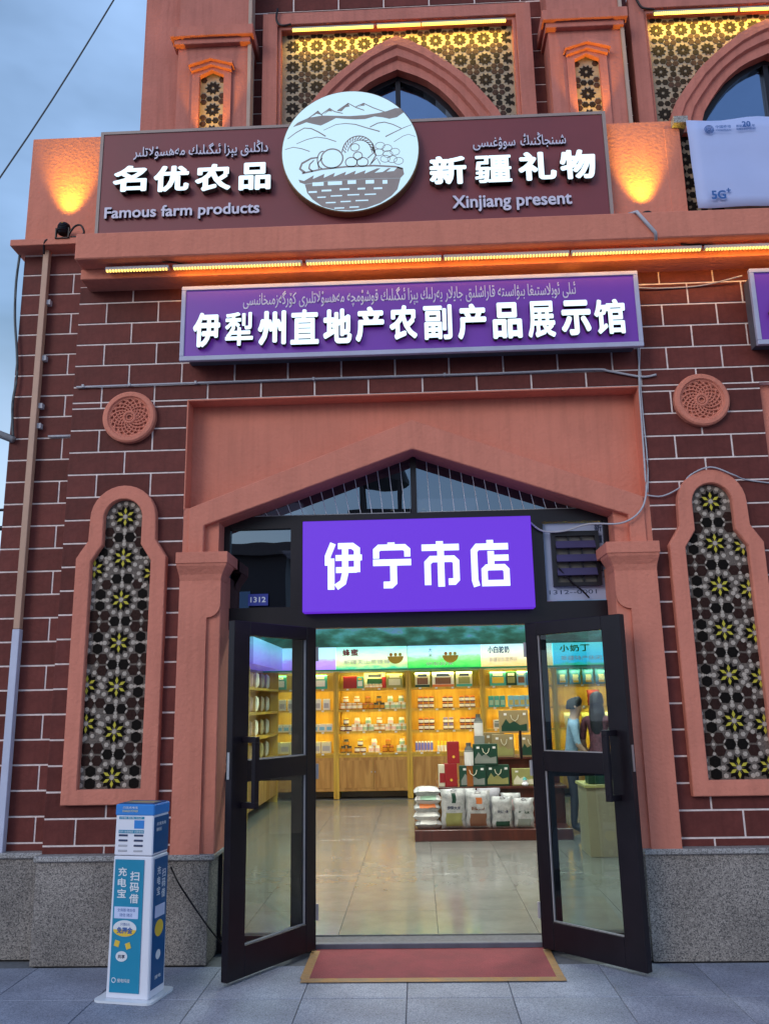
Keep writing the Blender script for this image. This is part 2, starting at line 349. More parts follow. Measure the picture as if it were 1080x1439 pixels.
def put_text(name, s, x0, z0, x1, z1, y, m, parent=None, fat=0.0, depth=0.0, mside=None, shear=0.0, res=3, keep=False):
    me0, ax, bx, ay, by = text_data(s, fat, depth, res)
    me = me0.copy(); front = [p.normal.z > .5 for p in me0.polygons]; sx = (x1-x0)/max(bx-ax, 1e-4); sz = (z1-z0)/max(by-ay, 1e-4)
    if keep: sx = sz = min(sx, sz)
    for v in me.vertices:
        X = x0+(v.co.x-ax)*sx+shear*(v.co.y-ay)*sz; Z = z0+(v.co.y-ay)*sz; Y = y+(0.5-v.co.z)*depth if depth else y-v.co.z*.02-(v.co.x*0)
        v.co = (X, Y, Z)
    me.materials.clear(); me.materials.append(m); me.materials.append(mside or m)
    for p, fr_ in zip(me.polygons, front): p.material_index = 0 if (fr_ or not depth) else 1; p.use_smooth = False
    me.update()
    return link(name, me, parent)
def strokes(name, sts, ox, oz, sx, sz, y, depth, m, parent, mside=None):
    # sts: list of (width, [(px,py)...]) in drawing units with y down
    b = MB()
    for k, (w, pts) in enumerate(sts):
        P = [Vector((p[0], -p[1])) for p in pts]; Lf = []; Rt = []
        for i, p in enumerate(P):
            d1 = (P[i]-P[i-1]).normalized() if i else None; d2 = (P[i+1]-P[i]).normalized() if i+1 < len(P) else None
            if d1 is None and (P[0]-P[-1]).length < 1e-3: d1 = (P[-1]-P[-2]).normalized()
            if d2 is None and (P[0]-P[-1]).length < 1e-3: d2 = (P[1]-P[0]).normalized()
            d = ((d1 or d2)+(d2 or d1)).normalized(); nn = Vector((-d.y, d.x)); c = nn.dot(Vector((-(d1 or d2).y, (d1 or d2).x)))
            Lf.append(p+nn*w/2/max(c, .5)); Rt.append(p-nn*w/2/max(c, .5))
        yy = y-k*.0003
        for i in range(len(P)-1):
            q = [Lf[i], Rt[i], Rt[i+1], Lf[i+1]]
            b.prism([(ox+v.x*sx, oz+v.y*sz) for v in q], yy, y+depth, m, mside)
    return b.build(name, parent)

# ================================================================ SETTING
# pavement of granite slabs
pav = MB().box(-60, 60, -80, 30, -1.5, -.012, GROUT).build('ground'); tag(pav, kind='structure')
pv = empty('pavement'); tag(pv, kind='structure')
me_slab = MB().box(-.2915, .2915, -.298, .298, -.012, 0, PAVE).mesh('paving_slab', bevel=.0025)
for j in range(-8, 1):
    for i in range(-8, 9):
        x = .18+i*.587; y = -.40+j*.6
        link('paving_slab', me_slab, pv, (x, y, random.uniform(-.0012, .0006)))
plain0 = mat('dark_threshold', (.10, .10, .13), .5, .2)
# ---------------------------------------------------------------- shop interior shell
XL, XR, YB, ZC = -2.78, 4.3, 9.55, 3.42
fl = empty('shop_floor'); tag(fl, kind='structure')
MB().box(XL, XR, .3, YB, -.02, .0105, GROUT).build('floor_bed', fl)
me_ft = MB().box(-.3485, .3485, -.3485, .3485, 0, .0095, FTILE).mesh('floor_tile', bevel=.001)
for i in range(-4, 6):
    for j in range(13):
        x = .44+i*.7; y = .88+j*.7
        if x+.35 < XR and x-.35 > XL and y+.35 < YB: link('floor_tile', me_ft, fl, (x, y, .0107))
tag(MB().box(-1.42, 1.42, .245, .30, .0, .035, plain0).build('door_threshold', bevel=.004), 'thin dark metal threshold strip across the shop doorway floor', 'threshold')
wl = MB().box(XL-.1, XR+.1, YB, YB+.1, 0, ZC, CREAM).box(XL-.1, XL, .42, YB, 0, ZC, CREAM).box(XR, XR+.1, .42, YB, 0, ZC, CREAM).build('shop_wall'); tag(wl, kind='structure')
cl = MB().box(XL-.1, XR+.1, .42, YB+.1, ZC, ZC+.1, CEILM).build('shop_ceiling'); tag(cl, kind='structure')

# building and clock-less tower across the street, mirrored in the shop glass
OB = empty('opposite_building', (0, 0, 0), label='low dark building across the street mirrored in the left transom pane', cat='building')
MB().box(-24, -4.4, -32, -22, 0, 6.6, plain('brown_render', (.13, .08, .07))).build('wall', OB); MB().box(-24.3, -4.1, -32.3, -21.6, 6.6, 7.0, plain('eave', (.20, .12, .10))).build('roof', OB)
WLIT = glow('lit_shop_window', (1, .72, .40), 1.2)
for k in range(8):
    w_ = MB().box(-7.0-k*2.2, -5.6-k*2.2, -21.99, -21.9, 3.6, 5.4, WGLASS).build('window', OB); MB().box(-7.1-k*2.2, -5.5-k*2.2, -21.98, -21.8, 3.4, 3.58, plain0).build('sill', w_)
    MB().box(-7.2-k*2.2, -5.4-k*2.2, -21.98, -21.9, .4, 2.7, WLIT if k % 3 == 0 else WGLASS).build('shop_window', OB)
OT = empty('opposite_tower', (-1.1, -22.5, 0), label='slim brown tower across the street mirrored in the pointed transom', cat='tower')
TW = plain('tower_brown', (.10, .06, .05))
MB().box(-.75, .75, -.75, .75, 0, 7.6, TW).build('shaft', OT); MB().box(-1.05, 1.05, -1.05, 1.05, 7.6, 8.0, TW).build('gallery', OT)
for a_, b_ in ((-.7, -.7), (.55, -.7), (-.7, .55), (.55, .55)): MB().box(a_, a_+.15, b_, b_+.15, 8.0, 9.2, TW).build('post', OT)
MB().lathe([(.95, 9.2, TW), (.95, 9.35, TW), (.75, 9.8, TW), (.35, 10.3, TW), (.02, 10.7, TW)], 12).build('dome', OT)

# ================================================================ THE BUILDING
B = empty('shop_building', label='two storey pink and brown tiled shop building with pointed arches and lattice windows', cat='building')
s_, Z0 = .17067, 4.6374
brick_cache = {}
nb = 0
def brick(x0, x1, z0, z1, y, parent):
    j = .0065; w = round(x1-x0-2*j, 3); h = round(z1-z0-2*j, 3)
    if w < .015 or h < .01: return
    if (w, h) not in brick_cache:
        brick_cache[(w, h)] = MB().box(-w/2, w/2, -.006, .012, -h/2, h/2, BRICK).mesh('brick', bevel=.0018)
    link('brick', brick_cache[(w, h)], parent, ((x0+x1)/2, y+random.uniform(-.0007, .0007), (z0+z1)/2), (random.uniform(-.002, .002), 0, random.uniform(-.0015, .0015)))
def brick_field(name, xa, xb, za, zb, y, parent, offs=(-2.315, -2.115), per=.4, back=.25, holes=()):
    w = MB().box(xa, xb, y, y+back, za, zb, MORTAR).build(name, parent)
    r = -40
    while True:
        zt = Z0-r*s_; zbm = zt-s_
        if zt <= za: break
        if zbm < zb:
            a, b_ = max(zbm, za), min(zt, zb)
            off = offs[r % 2]; k = math.floor((xa-off)/per)
            while off+k*per < xb:
                l_, q = max(off+k*per, xa), min(off+(k+1)*per, xb)
                if q-l_ < .065: k += 1; continue
                if 0 < l_-xa < .065: l_ = xa
                if 0 < xb-q < .065: q = xb
                if l_ <= xa: l_ -= .006
                if q >= xb: q += .006
                if b_-a > .03 and q-l_ > .03 and not any(h[0] < (l_+q)/2 < h[1] and h[2] < (a+b_)/2 < h[3] for h in holes): brick(l_, q, a, b_, y, w)
                k += 1
        r += 1
    return w
ZT, ZP = 4.78, .655
brick_field('brick_pier', -2.53, -1.664, ZP, 3.83, 0, B)
brick_field('brick_pier', 1.664, 2.53, ZP, 3.83, 0, B, offs=(1.685, 1.885))
brick_field('brick_band', -2.53, 3.7, 3.83, ZT, 0, B)
brick_field('brick_bay', -3.065, -2.53, ZP, 5.16, .15, B, offs=(-2.655, -2.86), per=.41)
MB().box(-3.065, -2.2, .40, 3.0, 0, 5.16, MORTAR).build('side_wall_core', B)
# core behind the facade (closes the building)
MB().box(-2.53, -1.45, .25, .42, 0, 5.1, PINK).box(1.45, 6.0, .25, .42, 0, 5.1, PINK).box(-1.45, 1.45, .25, .42, 3.84, 5.1, PINK).build('wall_core', B)
# neighbour bay arch recess (right edge of the photo)
MB().box(2.53, 6.0, .06, .25, ZP, 3.83, PINK).build('neighbour_recess', B)
MB().box(3.7, 6.0, 0, .25, 3.83, 4.8, PINK).build('neighbour_wall', B)

# granite plinths
for (xa, xb, yf) in ((-2.53, -1.392, -.08), (1.412, 3.6, -.08), (-3.10, -2.53, .07)):
    p = MB().box(xa, xb, yf, .34, 0, .628, GRAN).build('granite_plinth', B, bevel=.003)
    n_ = 1 if xb-xa < 1.5 else 2
    MB().box(xa-.012, xb+.035 if xb < 0 else xb, yf-.025, .24, .628, .662, CAP).build('plinth_cap', B, bevel=.006)
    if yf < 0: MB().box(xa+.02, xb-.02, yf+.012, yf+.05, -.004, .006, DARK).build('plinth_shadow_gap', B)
MB().box(1.385, 1.41, -.05, .30, 0, .628, CAP).build('plinth_return', B)

# recess spandrel wall with pointed opening
def outline_arch(hw, zs, zpk, zb): return [(-hw, zb), (hw, zb), (hw, zs), (0, zpk), (-hw, zs)]
sp = MB()
sp.prism([(-1.664, 3.0), (-1.42, 2.93), (0, 3.43), (0, 3.83), (-1.664, 3.83)], .15, .20, PINK)
sp.prism([(1.664, 3.83), (0, 3.83), (0, 3.43), (1.42, 2.93), (1.664, 3.0)], .15, .20, PINK)
sp.build('spandrel_wall', B)
for q in (-1, 1): MB().box(min(q*1.6655, q*1.655), max(q*1.6655, q*1.655), -.004, .15, 2.99, 3.819, PINK).build('recess_edge', B)
MB().box(-1.664, 1.664, -.004, .15, 3.820, 3.8295, PINK).build('recess_soffit', B)
# raised pointed arch band
A_ = [(-1.62, 2.652), (-1.62, 2.995), (0, 3.616), (1.62, 2.995), (1.62, 2.652)]
B_ = [(-1.53, 2.652), (-1.53, 2.885), (0, 3.415), (1.53, 2.885), (1.53, 2.652)]
C_ = [(-1.41, 2.652), (-1.41, 2.895), (0, 3.40), (1.41, 2.895), (1.41, 2.652)]
MB().ring(A_, [(x*.985, z-.02) for x, z in B_], -.02, -.02, .151, PINK, closed=False).build('arch_band', B, bevel=.006)
MB().ring(B_, C_, .03, .03, .24, PINK, closed=False).build('arch_soffit', B)
for q in (-1, 1): MB().box(min(q*1.622, q*1.664), max(q*1.622, q*1.664), .0, .152, 2.65, 3.0, PINK).build('arch_leg', B)
# half columns with capitals
for sgn in (-1, 1):
    X = lambda a, b_: (min(sgn*a, sgn*b_), max(sgn*a, sgn*b_))
    c = MB(); c.box(*X(1.362, 1.648), -.060, .24, ZP, 2.52, PINK); sh = c.build('column_shaft', B, bevel=.006)
    c = MB(); c.box(*X(1.455, 1.650), -.085, -.058, ZP, 2.46, PINK)
    pts = [(1.455, 2.46), (1.455, 2.20)] + [(1.455-.095*math.sin(t), 2.20+.09*(1-math.cos(t))) for t in [k*math.pi/2/6 for k in range(1, 7)]] + [(1.36, 2.46)]
    pts = [(sgn*x, z) for x, z in pts]
    if sgn > 0: pts = pts[::-1]
    c.prism(pts, -.085, -.058, PINK); c.build('column_face', B)
    c = MB()
    prof = [(0.0, 2.46), (.012, 2.50), (.045, 2.555), (.05, 2.573)]
    for (o1, z1), (o2, z2) in zip(prof[:-1], prof[1:]):
        b = len(c.v); x0, x1 = 1.360, 1.650
        for o_, z_ in ((o1, z1), (o2, z2)): c.v += [(sgn*(x0-o_), .10, z_), (sgn*(x0-o_), -.086-o_, z_), (sgn*(x1+o_*.3), -.086-o_, z_), (sgn*(x1+o_*.3), .10, z_)]
        for k in range(3): c.f.append([b+k, b+k+1, b+4+k+1, b+4+k]); c.m.append(c.mi(PINK))
    c.box(*X(1.305, 1.668), -.142, .20, 2.573, 2.652, PINK)
    c.build('column_capital', B, bevel=.003)

# carved medallions
def medallion(x):
    e = MB().lathe([(.197, 0, PINK), (.197, .045, PINK), (.185, .056, PINK), (.160, .056, PINK), (.150, .040, PINK), (.150, .020, PINK), (.002, .020, PINK)], 48, M=Matrix.Translation((x, 0, 3.695)) @ Matrix.Rotation(R(90), 4, 'X')).build('medallion', B)
    c = MB()
    for sg in (-1, 1):
        for k in range(16):
            a0 = 2*math.pi*k/16; P = []
            for t in range(7):
                u = t/6; rr_ = .045+.1*u; a = a0+sg*u*1.15
                P.append((x+rr_*math.cos(a), -.030-.002*sg, 3.695+rr_*math.sin(a)))
            c.tube(P, .0060, PINK, 5)
    for rad, th in ((.150, .009), (.040, .010), (.022, .006)):
        P = [(x+rad*math.cos(t), -.034, 3.695+rad*math.sin(t)) for t in [k*2*math.pi/32 for k in range(33)]]
        c.tube(P, th, PINK, 6)
    for k in range(16):
        a = 2*math.pi*(k+.5)/16; c.lathe([(.011, 0, PINK), (.011, .012, PINK), (.004, .016, PINK)], 8, M=Matrix.Translation((x+.133*math.cos(a), -.022, 3.695+.133*math.sin(a))) @ Matrix.Rotation(R(90), 4, 'X'))
    c.build('carved_rosette', e, smooth=False)
medallion(-2.083); medallion(2.093)

# ---------------------------------------------------------------- geometric lattice
def blob(b, x, z, r, m, y, th, rot=0, sq=1.0, n=6):
    b.prism([(x+r*math.cos(rot+2*math.pi*k/n)*sq, z+r*math.sin(rot+2*math.pi*k/n)) for k in range(n)], y-th, y, m)
def petal(b, x, z, a, r0_, r1_, w, m, y, th):
    ca, sa = math.cos(a), math.sin(a); P = [(r0_, 0), ((r0_+r1_)/2+.01*(r1_-r0_), -w/2), (r1_, 0), ((r0_+r1_)/2, w/2)]
    b.prism([(x+p*ca-q*sa, z+p*sa+q*ca) for p, q in P], y-th, y, m)
def rosette(b, star, x, z, p, y, inside0, cols, yellow, th=.004, avoid=()):
    inside = lambda a_, b_: inside0(a_, b_) and not any((a_-e[0])**2+(b_-e[1])**2 < (.35*p)**2 for e in avoid)
    D, Br, Y_, C = cols
    n = 12 if yellow else 10
    for k in range(n):
        a = math.pi/2+2*math.pi*(k+.5)/n
        q = (x+.19*p*math.cos(a), z+.19*p*math.sin(a))
        if inside(*q): petal(b, x, z, a, (.07 if yellow else .05)*p, (.285 if yellow else .318)*p, (.122 if yellow else .155)*p, D, y, th)
    if yellow:
        for k in range(6):
            a = math.pi/2+math.pi*k/3
            if inside(x+.15*p*math.cos(a), z+.15*p*math.sin(a)): petal(star, x, z, a, .055*p, .225*p, .075*p, Y_, y, th+.002)
        for k in range(12):
            a = math.pi/2+2*math.pi*k/12
            if inside(x+.33*p*math.cos(a), z+.33*p*math.sin(a)): blob(b, x+(.335)*p*math.cos(a), z+.335*p*math.sin(a), .055*p, C, y, th-.0005, a, 1, 6)
    if inside(x, z): blob(star, x, z, .055*p, C if yellow else Y_, y, th+.003, 0, 1, 8)
def lattice(name, star_name, parent, outline, y, x0, z0, p, inside, cols, base, yellow, extra=(), drop=()):
    xs = [q[0] for q in outline]; zs = [q[1] for q in outline]
    b = MB(); b.prism(outline, y, y+.02, base)
    body = None; stars = []
    D, Br, Y_, C = cols
    i0, i1 = math.floor((min(xs)-x0)/p)-1, math.ceil((max(xs)-x0)/p)+1
    j0, j1 = math.floor((min(zs)-z0)/p)-1, math.ceil((max(zs)-z0)/p)+1
    for i in range(i0, i1+1):
        for j in range(j0, j1+1):
            x, z = x0+i*p, z0+j*p
            if (i, j) in drop: continue
            st = MB(); rosette(b, st, x, z, p, y, inside, cols, yellow, avoid=extra)
            if st.v: stars.append((st, x, z))
            if yellow:
                for dx, dz in ((0, .41), (0, .59), (.245, .44), (-.245, .44), (.245, .56), (-.245, .56), (.5, .30), (.5, -.30), (.5, .5), (.42, 0), (-.42, 0), (.5, 0), (0, .5)):
                    q = (x+dx*p, z+dz*p)
                    if inside(*q) and not any((q[0]-e[0])**2+(q[1]-e[1])**2 < (.34*p)**2 for e in extra): blob(b, q[0], q[1], .040*p, C, y, .0032, .3, 1, 6)
            for dx, dz, m in ((.135, .5, D), (-.135, .5, D), (.5, .135, D), (.5, -.135, D), (.365, .365, Br), (.635, .365, Br), (.365, .635, Br), (.635, .635, Br)):
                q = (x+dx*p, z+dz*p)
                if inside(*q) and not any((q[0]-e[0])**2+(q[1]-e[1])**2 < (.40*p)**2 for e in extra):
                    blob(b, q[0], q[1], (.130 if yellow else .134)*p*random.uniform(.95, 1.05), m, y, .004, random.uniform(-.08, .08)+(R(30) if abs(dx) in (.5,) else 0), 1, 6)
    for (x, z) in extra:
        st = MB(); rosette(b, st, x, z, p*.95, y-.0006, inside, cols, yellow)
        if st.v: stars.append((st, x, z))
    body = b.build(name, parent); body['kind'] = 'stuff'
    return body, stars

def arc(cx, cz, r, a0, a1, n): return [(cx+r*math.cos(R(a0+(a1-a0)*k/n)), cz+r*math.sin(R(a0+(a1-a0)*k/n))) for k in range(n+1)]
def keyhole(cx, hw, zb, zs, sw, zs2, r, zc, n=16):
    return [(cx-hw, zb), (cx+hw, zb), (cx+hw, zs), (cx+sw, zs2)] + arc(cx, zc, r, 0, 180, n) + [(cx-sw, zs2), (cx-hw, zs)]
def inpoly(P):
    def f_(x, z):
        c = False; n = len(P)
        for i in range(n):
            (x1, z1), (x2, z2) = P[i], P[i-1]
            if (z1 > z) != (z2 > z) and x < (x2-x1)*(z-z1)/(z2-z1)+x1: c = not c
        return c
    return f_
def keyhole_window(cx, extra):
    w = empty('lattice_window'); w.parent = B
    O = keyhole(cx, .323, .972, 2.64, .243, 2.765, .238, 2.930); I = keyhole(cx, .214, 1.072, 2.615, .137, 2.735, .138, 2.930)
    O2 = keyhole(cx, .318, .978, 2.638, .238, 2.762, .233, 2.930); I2 = keyhole(cx, .220, 1.066, 2.618, .143, 2.738, .144, 2.930)
    MB().ring(O, O2, -.055, -.062, .002, PINK).ring(O2, I2, -.062, -.062, -.01, PINK).ring(I2, I, -.062, -.054, .004, PINK).build('window_surround', w)
    Lb = keyhole(cx, .225, 1.06, 2.62, .150, 2.74, .150, 2.930)
    ins = inpoly(keyhole(cx, .212, 1.075, 2.613, .135, 2.735, .135, 2.930))
    body, stars = lattice('lattice_panel', 'star_rosette', w, Lb, -.012, cx+.003, 2.945, .300, ins, (TDARK, TBROWN, TYEL, TCREAM), LBASE, True, extra=extra)
    for st, x, z in stars: st.build('star_rosette', w)
keyhole_window(-2.084, [(-2.084-.20, 2.60-.03), (-2.084-.205, 1.76), (-2.084-.195, 1.50), (-2.084+.215, 2.53)])
keyhole_window(2.082, [(2.082+.19, 2.62), (2.082+.20, 2.32), (2.082+.205, 2.02), (2.082+.205, 1.72), (2.082+.2, 1.42), (2.082+.2, 1.15)])

# ---------------------------------------------------------------- cornice
MB().box(-2.443, 6.0, -.35, .24, 4.818, 5.028, PINK).build('cornice', B, bevel=.008)
MB().box(-2.452, 6.0, -.20, .24, 4.735, 4.818, PINK).build('cornice_step', B, bevel=.005)
MB().box(-3.12, -2.452, -.0, .6, 5.16, 5.215, PINK).build('bay_ledge', B, bevel=.004)
# parapets
MB().box(-3.055, -2.36, .10, .5, 5.215, 6.19, PINK).build('parapet_wing', B, bevel=.004)
MB().box(-2.36, 2.10, -.05, .06, 5.028, 6.0, PINK).box(2.02, 2.14, -.055, .25, 5.028, 5.93, PINK).build('parapet', B, bevel=.004)
MB().box(2.08, 2.19, -.12, .25, 5.93, 5.99, CAP).box(2.19, 6.0, .0, .25, 5.93, 5.985, PINK).build('parapet_sill', B, bevel=.003)
o_, st_ = lattice('balcony_lattice', '', B, [(2.14, 5.028), (4.6, 5.028), (4.6, 5.93), (2.14, 5.93)], .06, 2.2, 5.1, .21, lambda x, z: 2.15 < x < 2.5 and 5.04 < z < 5.92, (TGREY, TGREY2, LBASE2, LBASE2), LBASE2, False)
# ---------------------------------------------------------------- upper storey
ZR = 10.5
YU = .55
for cxp, nm in ((-1.595, 0), (1.555, 1), (4.80, 2)):
    pass
# plain wall left end
MB().box(-2.287, -1.35, .42, 3.0, 5.03, ZR, PINK2).build('end_wall', B, bevel=.004)
MB().box(-1.40, 4.6, .57, .9, 5.03, 6.3, PINK2).box(-2.2, 6.0, .95, 3.0, 5.03, ZR, PINK2).build('upper_core', B)
def upper_bricks(x0, x1, z0, z1):
    w = MB().box(x0, x1, YU, YU+.06, z0, z1, MORTAR).build('upper_brick_strip', B)
    z = z0
    k = 0
    while z < z1-.02:
        zt = min(z+.1745, z1); n = max(1, round((x1-x0)/.41))
        if n == 1: brick(x0, x1, z, zt, YU, w)
        else:
            off = .2*(k % 2); x = x0-off
            while x < x1:
                brick(max(x, x0), min(x+.41, x1), z, zt, YU, w); x += .41
        z = zt; k += 1
upper_bricks(-1.385, -1.215, 6.0, 7.75)
upper_bricks(1.125, 1.30, 6.0, 7.75)
upper_bricks(1.82, 2.02, 6.0, 7.75)
upper_bricks(-1.385, 1.30, 7.75, 8.45); upper_bricks(1.82, 4.5, 7.75, 8.45)
MB().box(-1.40, 4.5, YU+.01, YU+.1, 8.45, ZR, PINK2).build('upper_wall', B)

def pier(cx):
    p = empty('tower_pier'); p.parent = B
    hw = .305
    m = MB(); nx, nw = cx, .100
    nwo, zt = nw+.01, 6.905
    # pier body with the niche cut out (four blocks round the niche)
    m.box(cx-hw, nx-nwo, .30, .60, 5.03, 7.70, PINK2).box(nx+nwo, cx+hw, .30, .60, 5.03, 7.70, PINK2)
    m.prism([(nx-nwo, zt), (nx, zt+.055), (nx+nwo, zt), (nx+nwo, 7.70), (nx-nwo, 7.70)], .30, .60, PINK2)
    m.box(cx-hw, nx-.125, .30, .60, 7.70, ZR, PINK2).box(nx+.125, cx+hw, .30, .60, 7.70, ZR, PINK2)
    m.build('pier_shaft', p)
    # ledge band
    m = MB(); m.box(cx-hw-.055, cx+hw+.055, .215, .60, 7.235, 7.335, PINK2); m.build('ledge_band', p, bevel=.004)
    MB().box(cx-hw-.025, cx+hw+.025, .25, .60, 7.185, 7.235, PINK2).build('ledge_step', p, bevel=.004)
    # edge trim
    MB().box(cx+hw+.001, cx+hw+.030, .28, .42, 5.03, 7.184, TRIM0).box(cx+hw+.001, cx+hw+.030, .28, .42, 7.336, ZR, TRIM0).build('corner_trim', p)
    # niche surround and pointed cap
    O = [(nx-.170, 5.03), (nx-.170, 6.92), (nx, 6.985), (nx+.170, 6.92), (nx+.170, 5.03)]; I = [(nx-.104, 5.03), (nx-.104, 6.88), (nx, 6.935), (nx+.104, 6.88), (nx+.104, 5.03)]
    MB().ring(O, I, .275, .275, .32, PINK2, closed=False).build('niche_surround', p, bevel=.003)
    for d, yy in ((0, .245), (.035, .215)):
        O = [(nx-.175-d*.5, 6.905+d), (nx, 6.965+d), (nx+.175+d*.5, 6.905+d)]; T = [(x, z+.040) for x, z in O]
        MB().prism([O[0], O[1], O[2], T[2], T[1], T[0]], yy, .30, PINK2).build('niche_cap', p, bevel=.003)
    ins = lambda x, z: abs(x-nx) < .097 and z < 6.90
    lattice('niche_lattice', '', p, [(nx-.12, 6.0), (nx+.12, 6.0), (nx+.12, 6.96), (nx-.12, 6.96)], .335, nx, 6.80, .215, ins, (TGREY, TGREY2, LBASE2, LBASE2), LBASE2, False)
    ins2 = lambda x, z: abs(x-nx) < .118
    lattice('upper_niche_lattice', '', p, [(nx-.13, 7.70), (nx+.13, 7.70), (nx+.13, 8.6), (nx-.13, 8.6)], .36, nx, 7.85, .215, ins2, (TGREY, TGREY, TGREY2, TGREY2), TGREY, False)
    return p
pier(-1.635); pier(1.558)
MB().box(4.3, 6.0, .30, .9, 5.03, ZR, PINK2).build('end_pier', B)

OUT = [(.93, 5.1), (.925, 5.8), (.92, 6.2), (.90, 6.42), (.85, 6.54), (.77, 6.66), (.63, 6.85), (.49, 6.99), (.36, 7.10), (.25, 7.19), (.12, 7.27), (0, 7.327)]
INN = [(.655, 5.1), (.65, 5.8), (.645, 6.2), (.63, 6.38), (.60, 6.48), (.54, 6.58), (.45, 6.71), (.365, 6.81), (.26, 6.90), (.17, 6.955), (.08, 6.995), (0, 7.03)]
def full(P, cx): return [(cx-x, z) for x, z in P] + [(cx+x, z) for x, z in reversed(P[:-1])]
def lerp(t): return [(a[0]+(b[0]-a[0])*t, a[1]+(b[1]-a[1])*t) for a, b in zip(OUT, INN)]
def arched_bay(cx):
    w = empty('arched_window'); w.parent = B
    zt = 7.60
    fo = [(cx-1.18, 5.05), (cx-1.18, zt), (cx+1.18, zt), (cx+1.18, 5.05)]; fi = [(cx-1.05, 5.05), (cx-1.05, zt-.12), (cx+1.05, zt-.12), (cx+1.05, 5.05)]
    fii = [(cx-1.02, 5.05), (cx-1.02, zt-.15), (cx+1.02, zt-.15), (cx+1.02, 5.05)]
    MB().ring(fo, fi, .40, .40, .56, PINK2, closed=False).ring(fi, fii, .43, .43, .56, PINK2, closed=False).build('window_frame', w, bevel=.004)
    full_o = full(OUT, cx)
    # spandrel backing with the arch cut out: strips left and right built as lattice quads
    for sg in (-1, 1):
        pol = [(cx+sg*1.03, 5.1)] + [(cx+sg*(x-.02), z) for x, z in OUT[:-1]] + [(cx, 7.31), (cx, 7.46), (cx+sg*1.03, 7.46)]
        if sg > 0: pol = pol[::-1]
        P2 = inpoly(pol)
        def ins(x, z, P2=P2, sg=sg): return P2(x, z) and abs(x-cx) < 1.0 and z > 6.0 and z < 7.44 and ((x-cx)*sg > .0)
        lattice('spandrel_lattice', '', w, pol, .50, cx-.925, 7.33, .212, ins, (TGREY, TGREY2, LBASE2, LBASE2), LBASE2, False)
    bands = [(0, .30, .415, .415), (.30, .36, .415, .44), (.36, .62, .44, .44), (.62, .68, .44, .475), (.68, 1, .475, .475)]
    for t0, t1, ya, yb in bands:
        MB().ring(full(lerp(t0), cx), full(lerp(t1), cx), ya, yb, .61, PINK2, closed=False).build('arch_moulding', w)
    # window
    inn = full([(x+.01, z+.005) for x, z in INN[:-1]]+[(0, 7.035)], cx)
    MB().prism(inn[::-1], .600, .610, WGLASS).build('window_glass', w)
    fr = MB(); I3 = full(lerp(1.0), cx); I4 = full([(max(0, x-.035), z-.035) for x, z in INN], cx)
    fr.ring(I3, I4, .56, .56, .60, BLACK, closed=False)
    fr.box(cx-.022, cx+.022, .56, .598, 5.1, 6.985, BLACK).box(cx-.62, cx+.62, .562, .598, 6.02, 6.06, BLACK); fr.build('window_mullion', w)
arched_bay(-.045); arched_bay(3.165)

# ================================================================ SHOPFRONT (door frame, transoms, leaves)
D = .20
F = empty('shopfront'); F.parent = B
fr = MB()
fr.box(-1.43, -1.365, D, D+.09, 0, 2.93, BLACK).box(1.375, 1.44, D, D+.09, 0, 2.93, BLACK)
fr.box(-1.365, 1.375, D, D+.088, 2.875, 2.968, BLACK)
fr.box(-1.365, 1.375, D+.002, D+.085, 2.135, 2.292, BLACK)
fr.box(-.915, -.80, D+.001, D+.086, 2.292, 2.875, BLACK).box(.825, .935, D+.001, D+.086, 2.292, 2.875, BLACK)
fr.box(-.90, -.757, D+.003, D+.084, 0, 2.135, BLACK).box(.775, .91, D+.003, D+.084, 0, 2.135, BLACK)
fr.box(-1.365, -.90, D+.004, D+.083, 0, .10, BLACK).box(.91, 1.375, D+.004, D+.083, 0, .10, BLACK)
fr.box(-1.365, -.90, D+.004, D+.083, 1.09, 1.15, BLACK).box(.91, 1.375, D+.004, D+.083, 1.09, 1.15, BLACK)
fr.prism([(-1.43, 2.93), (-1.40, 2.968), (0, 3.455), (0, 3.41), (-1.27, 2.968), (-1.37, 2.93)][::-1], D, D+.088, BLACK)
fr.prism([(1.44, 2.93), (1.41, 2.968), (0, 3.455), (0, 3.41), (1.27, 2.968), (1.38, 2.93)], D, D+.088, BLACK)
fr.box(-.022, .022, D-.002, D+.086, 2.968, 3.42, BLACK)
fr.build('door_frame', F)
MB().prism([(-1.27, 2.968), (-.02, 2.968), (-.02, 3.41)], D+.03, D+.036, TGLASS).build('transom_pane', F)
MB().prism([(.02, 2.968), (1.27, 2.968), (.02, 3.41)], D+.03, D+.036, TGLASS).build('transom_pane', F)
MB().box(-1.365, -.915, D+.03, D+.036, 2.292, 2.875, TGLASS).build('transom_pane', F)
for (xa, xb, za, zb) in ((-1.365, -.90, .10, 1.09), (-1.365, -.90, 1.15, 2.135), (.91, 1.375, .10, 1.09), (.91, 1.375, 1.15, 2.135)):
    MB().box(xa, xb, D+.03, D+.036, za, zb, GLASS).build('sidelight_pane', F)
# white plastic beading round the transom panes and slanted blind cords behind
bd = MB()
for sg in (-1, 1):
    bd.tube([(sg*1.26, D+.02, 2.976), (sg*.03, D+.02, 2.976), (sg*.03, D+.02, 3.40), (sg*1.26, D+.02, 2.976)], .0035, LGREY, 5)
bd.build('pane_bead', F)
cords = MB()
for sg in (-1, 1):
    for k in range(14):
        x = .10+k*.085
        zt = 3.405-(x)*.35
        if zt-2.98 > .02:
            lean = .02+.12*k/14
            cords.tube([(sg*x, D+.024, zt), (sg*(x+lean*(zt-2.98)*2.2) if sg > 0 else -(x-.02+lean*(zt-2.98)*-1.5), D+.024, 2.98)], .0026, WHITEP, 4)
cc = cords.build('glass_lines', F); cc['kind'] = 'stuff'

